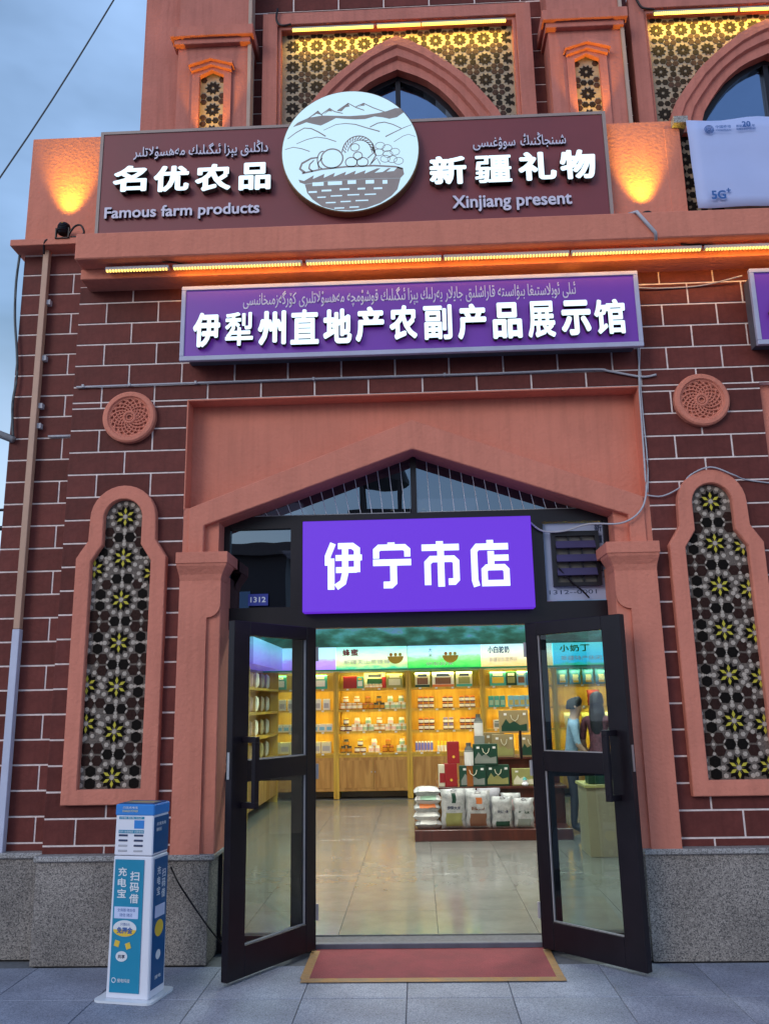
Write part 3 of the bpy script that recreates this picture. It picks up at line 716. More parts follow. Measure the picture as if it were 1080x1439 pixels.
def leaf(hx, hy, ex, ey, flip):
    hinge = Vector((hx, hy, 0)); v = Vector((ex-hx, ey-hy, 0)); Ln = v.length; ang = math.atan2(v.y, v.x)
    o = empty('glass_door', (hx, hy, 0), ang); o.parent = F
    z0, z1 = .022, 2.134; t = .026
    m = MB()
    m.box(0, .10, -t, t, z0, z1, BLACK).box(Ln-.145, Ln, -t, t, z0, z1, BLACK)
    m.box(.10, Ln-.145, -t+.001, t-.001, 2.045, z1, BLACK).box(.10, Ln-.145, -t+.001, t-.001, 1.135, 1.265, BLACK).box(.10, Ln-.145, -t+.001, t-.001, z0, .195, BLACK)
    m.build('door_leaf', o, bevel=.003)
    for za, zb in ((.195, 1.135), (1.265, 2.045)):
        MB().box(.10, Ln-.145, -.004, .004, za, zb, GLASS).build('door_pane', o)
    # grey gasket line beside glass
    g = MB(); s1 = flip
    for za, zb in ((.195, 1.135), (1.265, 2.045)):
        g.box(.101, .108, s1*t*.35-.006, s1*t*.35+.006, za, zb, GREYP).box(.108, Ln-.146, s1*t*.35-.006, s1*t*.35+.006, za, za+.006, GREYP)
    g.build('glass_gasket', o)
    # rectangular loop handle on the side seen from the street
    h = MB(); hxp = Ln-.105
    for sd_ in (s1,):
        y0, y1 = (t, t+.115) if sd_ > 0 else (-t-.115, -t)
        yo = (y1-.030, y1) if sd_ > 0 else (y0, y0+.030)
        h.box(hxp-.02, hxp+.02, y0, y1, .985, 1.02, BLACK).box(hxp-.02, hxp+.02, y0, y1, 1.375, 1.41, BLACK).box(hxp-.02, hxp+.02, yo[0], yo[1], 1.02, 1.375, BLACK)
    h.build('door_handle', o, bevel=.002)
    for zh in (.25, 1.15, 1.95): MB().tube([(-.004, flip*(t+.004), zh-.05), (-.004, flip*(t+.004), zh+.05)], .011, GREYP, 8).build('hinge', o)
    MB().box(Ln-.001, Ln+.004, -.010, .010, 1.16, 1.32, SILVER).build('lock_plate', o)
    return o
leaf(-.745, D-.01, -1.185, -.500, 1)
leaf(.778, D-.01, 1.315, -.372, -1)

# exhaust fan and paper in the right transom
MB().box(.935, 1.375, D+.04, D+.044, 2.30, 2.868, plain('poster_paper', (.36, .40, .58))).build('poster_panel', F)
fan = empty('exhaust_fan'); fan.parent = F
MB().box(.99, 1.335, D-.005, D+.035, 2.765, 2.80, BLACK).box(.99, 1.335, D-.005, D+.035, 2.40, 2.425, BLACK).box(.99, 1.02, D-.005, D+.035, 2.425, 2.765, BLACK).box(1.305, 1.335, D-.005, D+.035, 2.425, 2.765, BLACK).build('fan_housing', fan)
PFAN = plain('fan_louver', (.055, .045, .12)); OLV = plain('fan_back', (.11, .10, .09))
MB().box(1.02, 1.305, D+.030, D+.036, 2.425, 2.765, OLV).build('fan_back', fan)
for z in (2.70, 2.60, 2.50):
    MB().box(-.1425, .1425, -.004, .004, -.033, .033, PFAN, M=Matrix.Translation((1.1625, D-.008, z)) @ Matrix.Rotation(R(-32), 4, 'X')).build('louver', fan)
for x in (1.115, 1.21): MB().box(x-.006, x+.006, D+.012, D+.02, 2.425, 2.765, BLACK).build('fan_bar', fan)
wire = MB().tube([(1.03, D-.01, 2.53), (1.08, D-.02, 2.46), (1.13, D-.015, 2.41), (1.19, D-.01, 2.36), (1.235, D, 2.31)], .006, BLACK, 6).build('fan_wire', fan)
put_text('poster_print', '1312--0001', .96, 2.345, 1.30, 2.375, D+.0385, INK, fan, 0)
for k, ch in enumerate('新疆·国门'):
    put_text('poster_print', ch, 1.315, 2.80-k*.085, 1.368, 2.855-k*.085, D+.0385, INK, fan, .02)
# house number plate
npl = MB().box(-1.222, -1.076, D-.006, D+.0, 2.306, 2.392, NAVYPL).build('number_plate', bevel=.001)
tag(npl, 'small blue number plate reading 1312 on the left transom window', 'number plate')
put_text('plate_lettering', '1312', -1.205, 2.330, -1.093, 2.370, D-.0065, WHITEP, npl, .02)

# ================================================================ SIGNS
# maroon fascia sign
sg1 = MB().box(-2.36, 1.525, -.15, -.055, 5.032, 6.005, MAROON).build('maroon_sign', bevel=.002)
tag(sg1, 'long maroon fascia board with white lettering standing on the pink cornice', 'shop sign')
TRIM = mat('sign_trim_paint', (.32, .24, .22), .5, .08)
MB().box(-2.385, -2.361, -.156, -.05, 5.03, 6.03, TRIM).box(1.526, 1.552, -.156, -.05, 5.03, 6.03, TRIM).box(-2.361, 1.526, -.156, -.05, 6.006, 6.03, TRIM).build('sign_trim', sg1)
for ch, x0, z0, x1, z1 in [('名',-2.248,5.458,-1.984,5.684), ('优',-1.931,5.444,-1.657,5.670), ('农',-1.611,5.436,-1.334,5.670), ('品',-1.273,5.430,-1.028,5.668), ('新',0.183,5.412,0.463,5.656), ('疆',0.526,5.412,0.804,5.646), ('礼',0.854,5.416,1.139,5.662), ('物',1.167,5.415,1.434,5.666)]:
    put_text('character', ch, x0, z0, x1, z1, -.205, LETTER_E, sg1, .036 if ch != '疆' else .022, .05, LETSIDE)
def english(s, x0, z0, x1, z1, y, parent, m, fat=.022):
    # place letter by letter, keeping each word's own spacing
    me, ax, bx, ay, by = text_data(s, fat, 1.0, 3); sc = (x1-x0)/(bx-ax)
    c = bpy.data.curves.new('t', 'FONT'); pos = 0
    tot = bx-ax
    for i, ch in enumerate(s):
        if ch == ' ': continue
        _, a, b_, lo, hi = text_data(ch, fat, 1.0, 3)
        pre = text_data(s[:i]+ch, fat, 1.0, 3); xr = pre[2]-ax; w = b_-a
        zsc = (z1-z0)/(by-ay)
        put_text('letter', ch, x0+(xr-w)*sc, z0+(lo-ay)*zsc, x0+xr*sc, z0+(hi-ay)*zsc, y, m, parent, fat, .02, LETSIDE)
    bpy.data.curves.remove(c)
english('Famous farm products', -2.311, 5.225, -1.116, 5.352, -.174, sg1, LETTER_P)
english('Xinjiang present', .349, 5.195, 1.244, 5.336, -.174, sg1, LETTER_P)
def uyghur(words, x0, z0, x1, z1, y, parent, m, fat, depth, gap=.35):
    ws = [shape_word(w) for w in words]; T = [text_data(w, fat, 1.0, 2) for w in ws]
    tot = sum(t[2]-t[1] for t in T)+gap*(len(T)-1); lo = min(t[3] for t in T); hi = max(t[4] for t in T); sc = (x1-x0)/tot; zs = (z1-z0)/(hi-lo); x = x1
    for w, t in zip(ws, T):
        wd = (t[2]-t[1])*sc
        put_text('word', w, x-wd, z0+(t[3]-lo)*zs, x, z0+(t[4]-lo)*zs, y, m, parent, fat, depth, LETSIDE if depth > .01 else m, res=2); x -= wd+gap*sc
uyghur(['داڭلىق', 'يېزا', 'ئىگىلىك', 'مەھسۇلاتلىر'], -2.111, 5.745, -1.057, 5.889, -.174, sg1, LETTER_P, .012, .02)
uyghur(['شىنجاڭنىڭ', 'سوۋغىسى'], .524, 5.717, 1.232, 5.854, -.174, sg1, LETTER_P, .012, .02, gap=.5)

# round emblem
em = MB().lathe([(.520, 0, GOLD), (.528, .004, GOLD), (.528, .072, GOLD), (.52, .078, EMB), (.002, .078, EMB)], 72, M=Matrix.Translation((-.416, -.155, 5.72)) @ Matrix.Rotation(R(90), 4, 'X')).build('round_emblem')
tag(em, 'big round backlit emblem with mountains and a fruit basket on the maroon board', 'emblem sign')
YE = -.2345
def EP(x, y): return (-.416+(x-530)/488*.52, 5.72+(495-y)/452*.52)
def flat(name, pts, y=YE, m=TAUPE):
    b = MB(); b.prism([EP(*p) for p in pts], y, y+.0015, m); return b.build(name, em)
def line(pts, w0, w1=None, name='emblem_line', y=YE):
    w1 = w0 if w1 is None else w1; P = [Vector(p) for p in pts]; n = len(P); Lf = []; Rt = []
    for i, p in enumerate(P):
        d = (P[min(i+1, n-1)]-P[max(i-1, 0)]).normalized(); nn = Vector((-d.y, d.x)); w = (w0+(w1-w0)*i/(n-1))/2
        Lf.append(p+nn*w); Rt.append(p-nn*w)
    return flat(name, [tuple(p) for p in Lf]+[tuple(p) for p in reversed(Rt)], y)
flat('ridge_print', [(118,300),(150,270),(230,235),(330,222),(430,228),(530,235),(640,232),(740,220),(800,208),(860,188),(900,192),(918,225),(870,258),(815,268),(770,255),(710,245),(640,262),(570,262),(500,255),(430,245),(370,275),(320,298),(270,285),(215,268),(170,285)])
for P in ([(232,238),(300,185),(330,222)], [(322,215),(385,168),(420,195),(480,212)], [(440,190),(520,135),(575,170),(635,195)], [(575,165),(632,140),(700,178),(780,212)]):
    line(P, 7, 6)
for tri in ([(300,185),(322,215),(290,205),(262,222)], [(385,168),(405,192),(375,190),(345,212)], [(520,135),(530,160),(500,165),(470,195),(445,192)], [(632,140),(640,158),(610,160),(590,172)]): flat('snow_shadow', tri)
for P, a, b_ in (([(80,390),(140,345),(200,312),(250,318),(300,345),(355,382)],5,9), ([(340,335),(430,295),(500,290),(570,300),(650,330),(745,362)],3,8), ([(675,325),(730,298),(780,292),(840,312),(900,345)],7,6), ([(785,403),(850,372),(920,340),(975,320)],8,3), ([(145,430),(220,400),(290,385),(360,398),(430,425)],4,6), ([(845,445),(910,405),(950,392),(1000,412)],4,3), ([(62,470),(120,455),(180,468),(240,492)],4,6)):
    line(P, a, b_)
def circ(cx, cy, rx, ry, w, a0=0, a1=360, n=22): line([(cx+rx*math.cos(R(a0+(a1-a0)*k/n)), cy+ry*math.sin(R(a0+(a1-a0)*k/n))) for k in range(n+1)], w, w, 'fruit_outline')
circ(400, 552, 78, 72, 10); circ(335, 560, 40, 65, 8, 100, 280)
circ(538, 585, 42, 36, 7); circ(618, 588, 40, 34, 7); circ(585, 540, 32, 30, 7); circ(565, 475, 32, 28, 6)
for cx, cy in ((745,470),(795,490),(850,520),(800,535),(780,570),(830,575),(875,590),(735,520)): circ(cx, cy, 34, 26, 4, n=16)
line([(300,540),(250,545),(185,580),(170,620),(205,650)], 10, 18); line([(270,560),(240,590),(235,620),(262,645)], 8, 14); line([(330,545),(300,580),(305,625)], 9, 9)
circ(590, 520, 118, 130, 8, 185, 360); circ(600, 520, 88, 98, 6, 190, 360)
for k in range(15):
    a = R(190+k*11.5); x_, y_ = 590+103*math.cos(a), 520+114*math.sin(a)
    line([(x_-16*math.cos(a+.7), y_-16*math.sin(a+.7)), (x_+18*math.cos(a+.7), y_+18*math.sin(a+.7))], 9, 5)
line([(690,480),(715,540),(680,600)], 10, 10); line([(655,560),(700,520),(690,450)], 8, 8); line([(670,610),(720,560),(745,610)], 8, 6)
line([(185,655),(320,630),(500,618),(700,618),(850,632),(905,650)], 12, 12)
flat('basket_rim', [(160,700),(200,712),(270,672),(262,700),(345,665),(340,695),(420,660),(410,690),(500,655),(490,682),(570,650),(560,678),(640,650),(630,676),(720,640),(745,640),(700,672),(760,668),(800,642),(820,642),(785,668),(840,664),(870,632),(905,650),(912,690),(885,718),(700,712),(400,715),(205,735),(170,722)])
bk = [(205,738),(400,717),(700,714),(885,720),(862,800),(820,845),(740,895),(640,928),(540,942),(430,935),(330,905),(260,850),(222,800),(215,770)]
flat('basket_print', bk)
for rx, ry, w in ((300,740,80),(420,738,100),(540,735,60),(668,738,60),(775,743,34),(262,797,60),(360,790,70),(488,785,70),(607,786,54),(725,788,60),(325,838,60),(430,832,80),(550,829,84),(670,830,80),(390,880,70),(495,876,72),(610,873,90),(450,922,70),(555,919,66)):
    h = 26 if ry < 760 else 12 if ry < 810 else 8
    b = MB(); b.prism([EP(rx-w/2, ry+h/2), EP(rx+w/2, ry+h/2), EP(rx+w/2, ry-h/2), EP(rx-w/2, ry-h/2)], YE-.002, YE, EMB); b.build('weave_gap', em)

FRL = mat('lilac_frame', (.42, .42, .56), .45, .08)
# purple fascia sign
def purple_sign(x0, x1, z0, z1, label):
    s = MB().box(x0+.03, x1-.03, -.200, -.176, z0+.03, z1-.03, PURPLE).build('purple_sign')
    tag(s, label, 'shop sign', 'purple lit fascia signs')
    MB().box(x0, x1, -.212, -.178, z1-.032, z1, FRL).box(x0, x1, -.212, -.178, z0, z0+.036, FRL).box(x0, x0+.032, -.212, -.178, z0+.036, z1-.032, FRL).box(x1-.032, x1, -.212, -.178, z0+.036, z1-.032, FRL).build('sign_frame', s, bevel=.003)
    MB().box(x0+.035, x1-.035, -.175, -.005, z0+.045, z1-.02, plain0).build('sign_back', s)
    return s
sg2 = purple_sign(-1.677, 1.668, 4.052, 4.642, 'long purple sign with white lettering above the recessed doorway')
for ch, x0, z0, x1, z1 in [('伊',-1.573,4.137,-1.374,4.409), ('犁',-1.338,4.140,-1.133,4.403), ('州',-1.098,4.137,-0.893,4.406), ('直',-0.861,4.134,-0.655,4.408), ('地',-0.623,4.132,-0.417,4.404), ('产',-0.388,4.138,-0.182,4.412), ('农',-0.144,4.146,0.056,4.414), ('副',0.102,4.136,0.307,4.408), ('产',0.348,4.131,0.553,4.407), ('品',0.598,4.127,0.807,4.408), ('展',0.849,4.127,1.045,4.410), ('示',1.087,4.135,1.299,4.407), ('馆',1.324,4.136,1.544,4.406)]:
    put_text('character', ch, x0, z0, x1, z1, -.245, LETTER_E, sg2, {'犁': .022, '展': .028, '副': .028, '馆': .028, '直': .030}.get(ch, .038), .04, LETSIDE)
uyghur(['ئىلى', 'ئوبلاستىغا', 'بىۋاسىتە', 'قاراشلىق', 'جايلار', 'يەرلىك', 'يېزا', 'ئىگىلىك', 'قوشۇمچە', 'مەھسۇلاتلىرى', 'كۆرگەزمىخانىسى'], -1.219, 4.435, 1.215, 4.585, -.203, sg2, LETTER_P, .008, .002)
sg3 = purple_sign(2.467, 5.6, 4.035, 4.625, 'second purple sign cut off at the right edge above the neighbouring bay')
put_text('character', '伊', 2.565, 4.12, 2.76, 4.39, -.245, LETTER_E, sg3, .03, .04, LETSIDE)

# violet light box above the door
lb = MB().box(-.811, .834, .082, .19, 2.237, 2.898, VIOLET).build('door_light_box', bevel=.004)
tag(lb, 'bright violet backlit shop name panel hung over the open doors', 'light box')
for ch, (bx0, bz0, bx1, bz1), (gx0, gx1, gy0, gy1), sts in (
    ('yi', (-.650, 2.395, -.385, 2.730), (115, 280, 137, 343), [(26, [(152,137),(128,195),(128,236)]), (30, [(143,205),(143,343)]), (27, [(174,150),(238,150),(259,166),(259,268)]), (26, [(163,203),(281,203)]), (26, [(165,257),(258,257)]), (28, [(206,143),(206,272),(196,312),(165,333)])]),
    ('ning', (-.304, 2.397, -.032, 2.726), (332, 500, 133, 337), [(32, [(413,133),(413,150)]), (27, [(346,204),(346,168),(360,155),(470,155),(484,168),(484,198)]), (29, [(332,223),(500,223)]), (30, [(422,225),(422,312),(410,323),(377,323)])]),
    ('shi', (.045, 2.399, .315, 2.727), (548, 718, 127, 330), [(32, [(629,127),(629,150)]), (29, [(548,155),(716,155)]), (29, [(573,322),(573,224),(590,207),(688,207),(701,220),(701,298),(690,309),(665,309)]), (30, [(633,160),(633,330)])]),
    ('dian', (.391, 2.395, .668, 2.727), (765, 940, 122, 328), [(30, [(855,122),(855,145)]), (29, [(790,328),(782,300),(782,170),(797,152),(936,152)]), (29, [(857,172),(857,240)]), (27, [(857,203),(936,203)]), (27, [(826,315),(826,256),(838,245),(912,245),(924,258),(924,315),(826,315)])])):
    sx = (bx1-bx0)/(gx1-gx0); sz = (bz1-bz0)/(gy1-gy0)
    strokes('character', sts, bx0-gx0*sx, bz1+gy0*sz, sx, sz, .078, .006, LETTER_E, lb)

# banner of the phone company on the balcony
bn = MB(); nxs = 24
for i in range(nxs+1):
    for j in range(9):
        x = 2.165+i*2.2/nxs; z = 5.175+j*.755/8; bn.v.append((x+.02*(1-j/8), -.135+.006*math.sin(i*1.3+j*.5)+.004*math.sin(j*1.9), z-.01*math.sin(i*.8)*(j/8)))
for i in range(nxs):
    for j in range(8): a = i*9+j; bn.f.append([a, a+9, a+10, a+1]); bn.m.append(bn.mi(BANNER))
bn = bn.build('banner', smooth=True); bn.modifiers.new('thickness', 'SOLIDIFY').thickness = .003
tag(bn, 'pale blue cloth phone company banner on the right balcony', 'banner')
YBN = -.158
for r1 in (.033, .023, .012):
    MB().tube([(2.325+r1*math.cos(t), YBN, 5.83+r1*math.sin(t)) for t in [k*2*math.pi/20 for k in range(21)]], .0032, BLUEINK, 4).build('banner_logo', bn)
put_text('banner_print', '中国移动', 2.375, 5.835, 2.49, 5.862, YBN, BLUEINK, bn, .015)
put_text('banner_print', 'China Mobile', 2.375, 5.812, 2.49, 5.826, YBN, BLUEINK, bn)
put_text('banner_print', '20', 2.575, 5.838, 2.64, 5.888, YBN, BLUEINK, bn, .03)
put_text('banner_print', '移动', 2.53, 5.835, 2.572, 5.860, YBN, BLUEINK, bn, .02)
put_text('banner_print', '年', 2.648, 5.835, 2.672, 5.860, YBN, BLUEINK, bn, .02)
put_text('banner_print', 'MOBILE ANNIVERSARY', 2.53, 5.812, 2.675, 5.830, YBN, BLUEINK, bn, .01)
put_text('banner_print', '5G', 2.285, 5.232, 2.392, 5.305, YBN, BLUEINK, bn, .03)
put_text('banner_print', '+', 2.398, 5.285, 2.43, 5.322, YBN, BLUEINK, bn, .03)

# ================================================================ LAMPS ON THE FACADE
OR = (1, .44, .05); YO = (1, .62, .10)
k = 0
led_label = ['shortest LED light bar at the left end under the pink cornice', 'LED light bar over the left end of the purple sign', 'LED light bar under the emblem, above the middle of the purple sign', 'LED light bar over the right half of the purple sign', 'LED light bar between the purple sign and the upright conduit at right', 'LED light bar at the right edge above the second purple sign']
for i, (xa, xb) in enumerate([(-2.237, -1.765), (-1.734, -.775), (-.748, .247), (.262, 1.175), (1.190, 2.127), (2.145, 3.10)]):
    b = MB().box(xa, xb, -.275, -.235, 4.762, 4.790, LGREY).build('led_bar', bevel=.002); tag(b, led_label[i], 'light bar', 'LED bars under the cornice')
    m = MB(); x = xa+.01
    while x < xb-.01: m.box(x, x+.011, -.282, -.262, 4.750, 4.7615, LEDY); x += .022
    st = m.build('led_beads', b); st['kind'] = 'stuff'
    if i: 
        area('led_lamp', ((xa+xb)/2, -.290, 4.705), (0, 1, -.12), xb-xa-.03, .03, .85*(xb-xa), OR, b, 150)
        area('led_lamp', ((xa+xb)/2, -.300, 4.765), (0, .25, 1), xb-xa-.03, .02, .05*(xb-xa), OR, b, 160)
up_label = ['left LED bar across the top of the central upper lattice', 'middle LED bar across the top of the central upper lattice', 'right LED bar across the top of the central upper lattice', 'left LED bar over the lattice at the upper right window', 'LED bar over the right upper window running out of frame', 'LED bar beyond the right edge over the right upper window']
for i, (xa, xb) in enumerate([(-.964, -.241), (-.215, .165), (.178, .912), (2.193, 2.917), (2.936, 3.60), (3.62, 4.1)]):
    b = MB().box(xa, xb, .385, .42, 7.415, 7.435, GREYP).build('led_bar', bevel=.002); tag(b, up_label[i], 'light bar', 'LED bars over the upper windows')
    m = MB(); x = xa+.006
    while x < xb-.006: m.box(x, x+.010, .382, .398, 7.395, 7.414, LEDUP); x += .0175
    st = m.build('led_beads', b); st['kind'] = 'stuff'
    area('led_lamp', ((xa+xb)/2, .41, 7.40), (0, .75, -1), xb-xa-.02, .02, 3.6*(xb-xa), YO, b, 130)
def uplight(x, y, z, wall_y, label):
    e = empty('uplight', (x, y, z), label=label, cat='floodlight', group='black uplights on the cornice')
    MB().lathe([(.030, .045, BLACK), (.043, .06, BLACK), (.045, .13, BLACK), (.040, .135, DARK), (.034, .12, DARK)], 20, M=Matrix.Rotation(R(-10), 4, 'X')).build('lamp_head', e)
    fins = MB()
    for q in range(4): fins.lathe([(.050, .06+q*.016, BLACK), (.050, .066+q*.016, BLACK)], 20, M=Matrix.Rotation(R(-10), 4, 'X'))
    fins.build('cooling_fins', e)
    MB().box(-.055, -.047, -.012, .012, .0, .09, BLACK).box(.047, .055, -.012, .012, 0, .09, BLACK).box(-.055, .055, -.012, .012, 0, .006, BLACK).build('lamp_bracket', e)
    spot('uplight_lamp', (0, -.03, .13), (0, .26, 1), 70, (1, .67, .04), 58, 1.0, .03, e)
    return e
uplight(-2.705, .0, 5.205, .1, 'black uplight on the ledge at the left wing wall')
uplight(1.80, -.14, 5.02, -.05, 'black uplight between the maroon board and the phone banner')
# hidden-in-photo uplights behind the board that light the pier caps
for cxp, q in ((-1.635, 'left'), (1.558, 'right')):
    e = empty('uplight', (cxp, .17, 5.9), label='black uplight behind the maroon board at the foot of the %s upper pier' % q, cat='floodlight', group='uplights at the pier feet')
    MB().lathe([(.03, 0, BLACK), (.04, .03, BLACK), (.04, .09, BLACK), (.035, .095, DARK)], 16).build('lamp_head', e)
    MB().box(-.03, .03, -.22, .13, -.012, -.001, BLACK).build('lamp_bracket', e)
    spot('uplight_lamp', (0, -.04, .11), (0, .10, 1), 30, (1, .52, .03), 50, .5, .02, e)

# small yellow fixture on top of the purple sign
fx = MB().box(1.13, 1.27, -.15, -.11, 4.643, 4.668, glow('amber_lamp', (.9, .6, .15), 1.0)).box(1.10, 1.13, -.15, -.11, 4.643, 4.66, BLACK).build('sign_lamp'); tag(fx, 'tiny amber lamp sitting on top edge of the purple sign', 'lamp')

# ================================================================ CABLES, PIPES
def cable(name, pts, r, m, label, cat, sub=True):
    # smooth the polyline by Catmull-Rom
    P = [Vector(p) for p in pts]; Q = []
    for i in range(len(P)-1):
        p0, p1, p2, p3 = P[max(i-1, 0)], P[i], P[i+1], P[min(i+2, len(P)-1)]
        for t in ([0, .2, .4, .6, .8] if sub else [0]):
            Q.append(.5*((2*p1)+(p2-p0)*t+(2*p0-5*p1+4*p2-p3)*t*t+(3*p1-p0-3*p2+p3)*t**3))
    Q.append(P[-1])
    o = MB().tube(Q, r, m, 8).build(name, smooth=True); return tag(o, label, cat)
c = cable('conduit', [(-2.50, -.022, 3.950), (-1.4, -.022, 3.955), (-.3, -.022, 3.957), (.6, -.022, 3.955), (1.33, -.022, 3.962), (1.45, -.022, 3.945), (1.68, -.022, 3.893), (1.79, -.022, 3.905)], .0085, LGREY, 'thin grey conduit running along the bricks below the purple sign', 'conduit')
for x in (-2.45, -2.1, -1.6, -.72, .25): MB().box(x-.008, x+.008, -.036, -.0065, 3.944, 3.966, LGREY).build('conduit_clip', c)
c = cable('upright_cable', [(1.690, -.02, 4.80), (1.700, -.02, 4.6), (1.695, -.021, 4.2), (1.66, -.03, 3.85), (1.652, -.03, 3.5), (1.645, -.03, 3.2), (1.635, -.035, 3.0), (1.57, -.05, 2.87), (1.44, -.04, 2.80), (1.25, .10, 2.83), (1.085, .16, 2.795), (.93, .17, 2.80), (.84, .17, 2.87)], .0065, LGREY, 'grey cable falling beside the doorway and looping to the violet light box', 'cable')
cable('upright_cable', [(1.668, -.022, 4.70), (1.68, -.022, 4.45), (1.672, -.024, 4.0), (1.668, -.024, 3.6), (1.67, -.024, 3.25), (1.65, -.03, 3.02)], .005, LGREY, 'second thinner grey cable hanging beside the first at the brick edge', 'cable')
cable('arch_cable', [(1.64, -.03, 3.0), (1.75, -.03, 2.99), (1.88, -.035, 3.05), (1.95, -.06, 3.13), (2.09, -.075, 3.180), (2.24, -.075, 3.12), (2.35, -.02, 3.095), (2.6, -.015, 3.06), (3.0, -.01, 3.05)], .0055, LGREY, 'grey cable crossing above the right keyhole window', 'cable')
cable('white_pipe', [(1.62, -.30, 5.045), (1.655, -.37, 5.02), (1.775, -.365, 4.85), (1.785, -.33, 4.81)], .013, LGREY, 'short white pipe slanting over the cornice edge right of the board', 'pipe', sub=False)
cable('side_cable', [(1.70, -.03, 4.60), (1.9, -.02, 4.592), (2.2, -.02, 4.605), (2.47, -.08, 4.64)], .006, LGREY, 'cable strung between the two purple signs', 'cable')
dp = MB().box(-2.885, -2.838, .075, .125, 2.165, 5.158, mat('tan_pipe', (.46, .27, .19), .5, .1, 4)).build('trunking', bevel=.003); tag(dp, 'tall square tan and white trunking on the left brick bay', 'trunking')
MB().box(-2.888, -2.835, .072, .127, .05, 2.163, plain('white_trunk', (.50, .52, .66))).build('lower_section', dp, bevel=.003)
for z in (4.72, 4.25, 3.86, 3.70): MB().box(-2.838, -2.81, .10, .14, z-.02, z+.02, LGREY).build('trunking_clip', dp)
cable('edge_cable', [(-3.09, .11, 5.14), (-3.10, .11, 4.9), (-3.085, .11, 4.6), (-3.045, .11, 4.3), (-3.03, .11, 4.1), (-3.045, .11, 3.9), (-3.035, .11, 3.75), (-3.02, .11, 3.62)], .010, plain('dark_cable', (.06, .07, .08)), 'dark wavy cable down the left corner of the building', 'cable')
cable('uplight_cable', [(-2.705, .02, 5.225), (-2.78, .03, 5.22), (-2.84, .0, 5.19), (-2.86, .04, 5.10)], .008, BLACK, 'short black cable from left uplight to the tan trunking', 'cable')
cable('uplight_cable', [(-2.66, .0, 5.23), (-2.61, -.01, 5.30), (-2.56, -.01, 5.31), (-2.53, -.01, 5.25), (-2.56, .0, 5.225), (-2.64, .01, 5.22)], .008, BLACK, 'looped black cable right of left uplight', 'cable')
cable('wall_pipe', [(-2.76, .135, 3.622), (-2.54, .135, 3.622)], .010, LGREY, 'short grey pipe stub on the left brick bay', 'pipe', sub=False)
cable('lamp_arm', [(-3.02, .12, 3.60), (-4.6, .25, 4.28)], .028, GREYP, 'thick grey steel arm reaching from the left building corner', 'steel arm', sub=False)
cable('overhead_wire', [(-9.5, 6.0, 5.1), (-6.582, 6.0, 10.05), (-4.889, 6.0, 13.41), (-3.2, 6.0, 17.2)], .013, plain('wire_black', (.03, .03, .035)), 'thin overhead wire crossing the sky at upper left', 'wire')
cable('side_wire', [(-5.0, .6, 3.20), (-3.4, .6, 3.17), (-3.07, .6, 3.19)], .012, BLACK, 'thin black wire reaching the left wall at mid height', 'wire')
ins = cable('side_wire', [(-5.0, .6, 3.04), (-3.4, .6, 3.02), (-3.07, .6, 3.03)], .020, BLACK, 'thicker black wire just below the thin one at left edge', 'wire')
for (px, pz) in ((1.45, 4.80), (-.2, 4.80), (2.2, 4.80)):
    pass
cable('cornice_wires', [(-1.80, -.30, 4.80), (-1.72, -.26, 4.812), (-1.60, -.22, 4.80)], .006, BLACK, 'black wire joint between first and second light bars', 'wire')
cable('cornice_wires', [(1.98, -.28, 4.80), (2.06, -.24, 4.815), (2.15, -.26, 4.80), (2.22, -.22, 4.812)], .008, BLACK, 'tangle of black wire above the last light bar joint', 'wire')
cable('upper_wire', [(-1.09, .37, 7.62), (-1.10, .37, 7.52), (-1.08, .37, 7.46), (-1.03, .36, 7.43), (-.97, .37, 7.45)], .010, BLACK, 'black cable at the upper left corner of the central lattice', 'cable')
cable('upper_wire', [(2.03, .37, 7.62), (2.06, .37, 7.52), (2.09, .37, 7.46), (2.14, .36, 7.43), (2.20, .37, 7.43)], .010, BLACK, 'black cable at the upper left corner of the right lattice', 'cable')

# ================================================================ DOOR MAT
dm = MB().box(-.725, .79, -.385, .305, .001, .0055, MATRED).build('door_mat'); tag(dm, 'worn red carpet mat taped down before the open doorway', 'door mat')
MB().box(-.745, .815, -.445, -.372, .0060, .0068, TAPE).box(-.755, -.700, -.372, .20, .0060, .0068, TAPE).box(.765, .812, -.372, .20, .0060, .0068, TAPE).build('mat_tape', dm)

# ================================================================ POWER BANK KIOSK
K = empty('power_bank_stand', (-1.66, -.64, 0), R(-11), label='white and teal power bank rental stand beside the left granite plinth', cat='rental kiosk')
pts = []
for cx_, cy_, a0 in ((.13, .12, 0), (-.15, .12, 90), (-.15, -.10, 180), (.13, -.10, 270)):
    pts += [(cx_+.04*math.cos(R(a0+t)), cy_+.04*math.sin(R(a0+t))) for t in (0, 30, 60, 90)]
m = MB(); b = len(pts); m.v = [(x, y, 0) for x, y in pts]+[(x, y, .012) for x, y in pts]; mi_ = m.mi(WHITEP)
m.f.append(list(reversed(range(b)))); m.m.append(0); m.f.append([b+k for k in range(b)]); m.m.append(0)
for k in range(b): m.f.append([k, (k+1) % b, b+(k+1) % b, b+k]); m.m.append(0)
m.build('base_plate', K)
def taper(m, w0, w1, y0, y1, z0, z1, mt):
    b = len(m.v)
    for w, z in ((w0, z0), (w1, z1)): m.v += [(-w/2, y0, z), (w/2, y0, z), (w/2, y1, z), (-w/2, y1, z)]
    for q in ((0, 3, 2, 1), (4, 5, 6, 7), (0, 1, 5, 4), (1, 2, 6, 5), (2, 3, 7, 6), (3, 0, 4, 7)): m.f.append([b+k for k in q]); m.m.append(m.mi(mt))
kb = MB(); taper(kb, .262, .246, -.095, .095, .012, .762, KWHITE); kb.build('kiosk_body', K, bevel=.006)
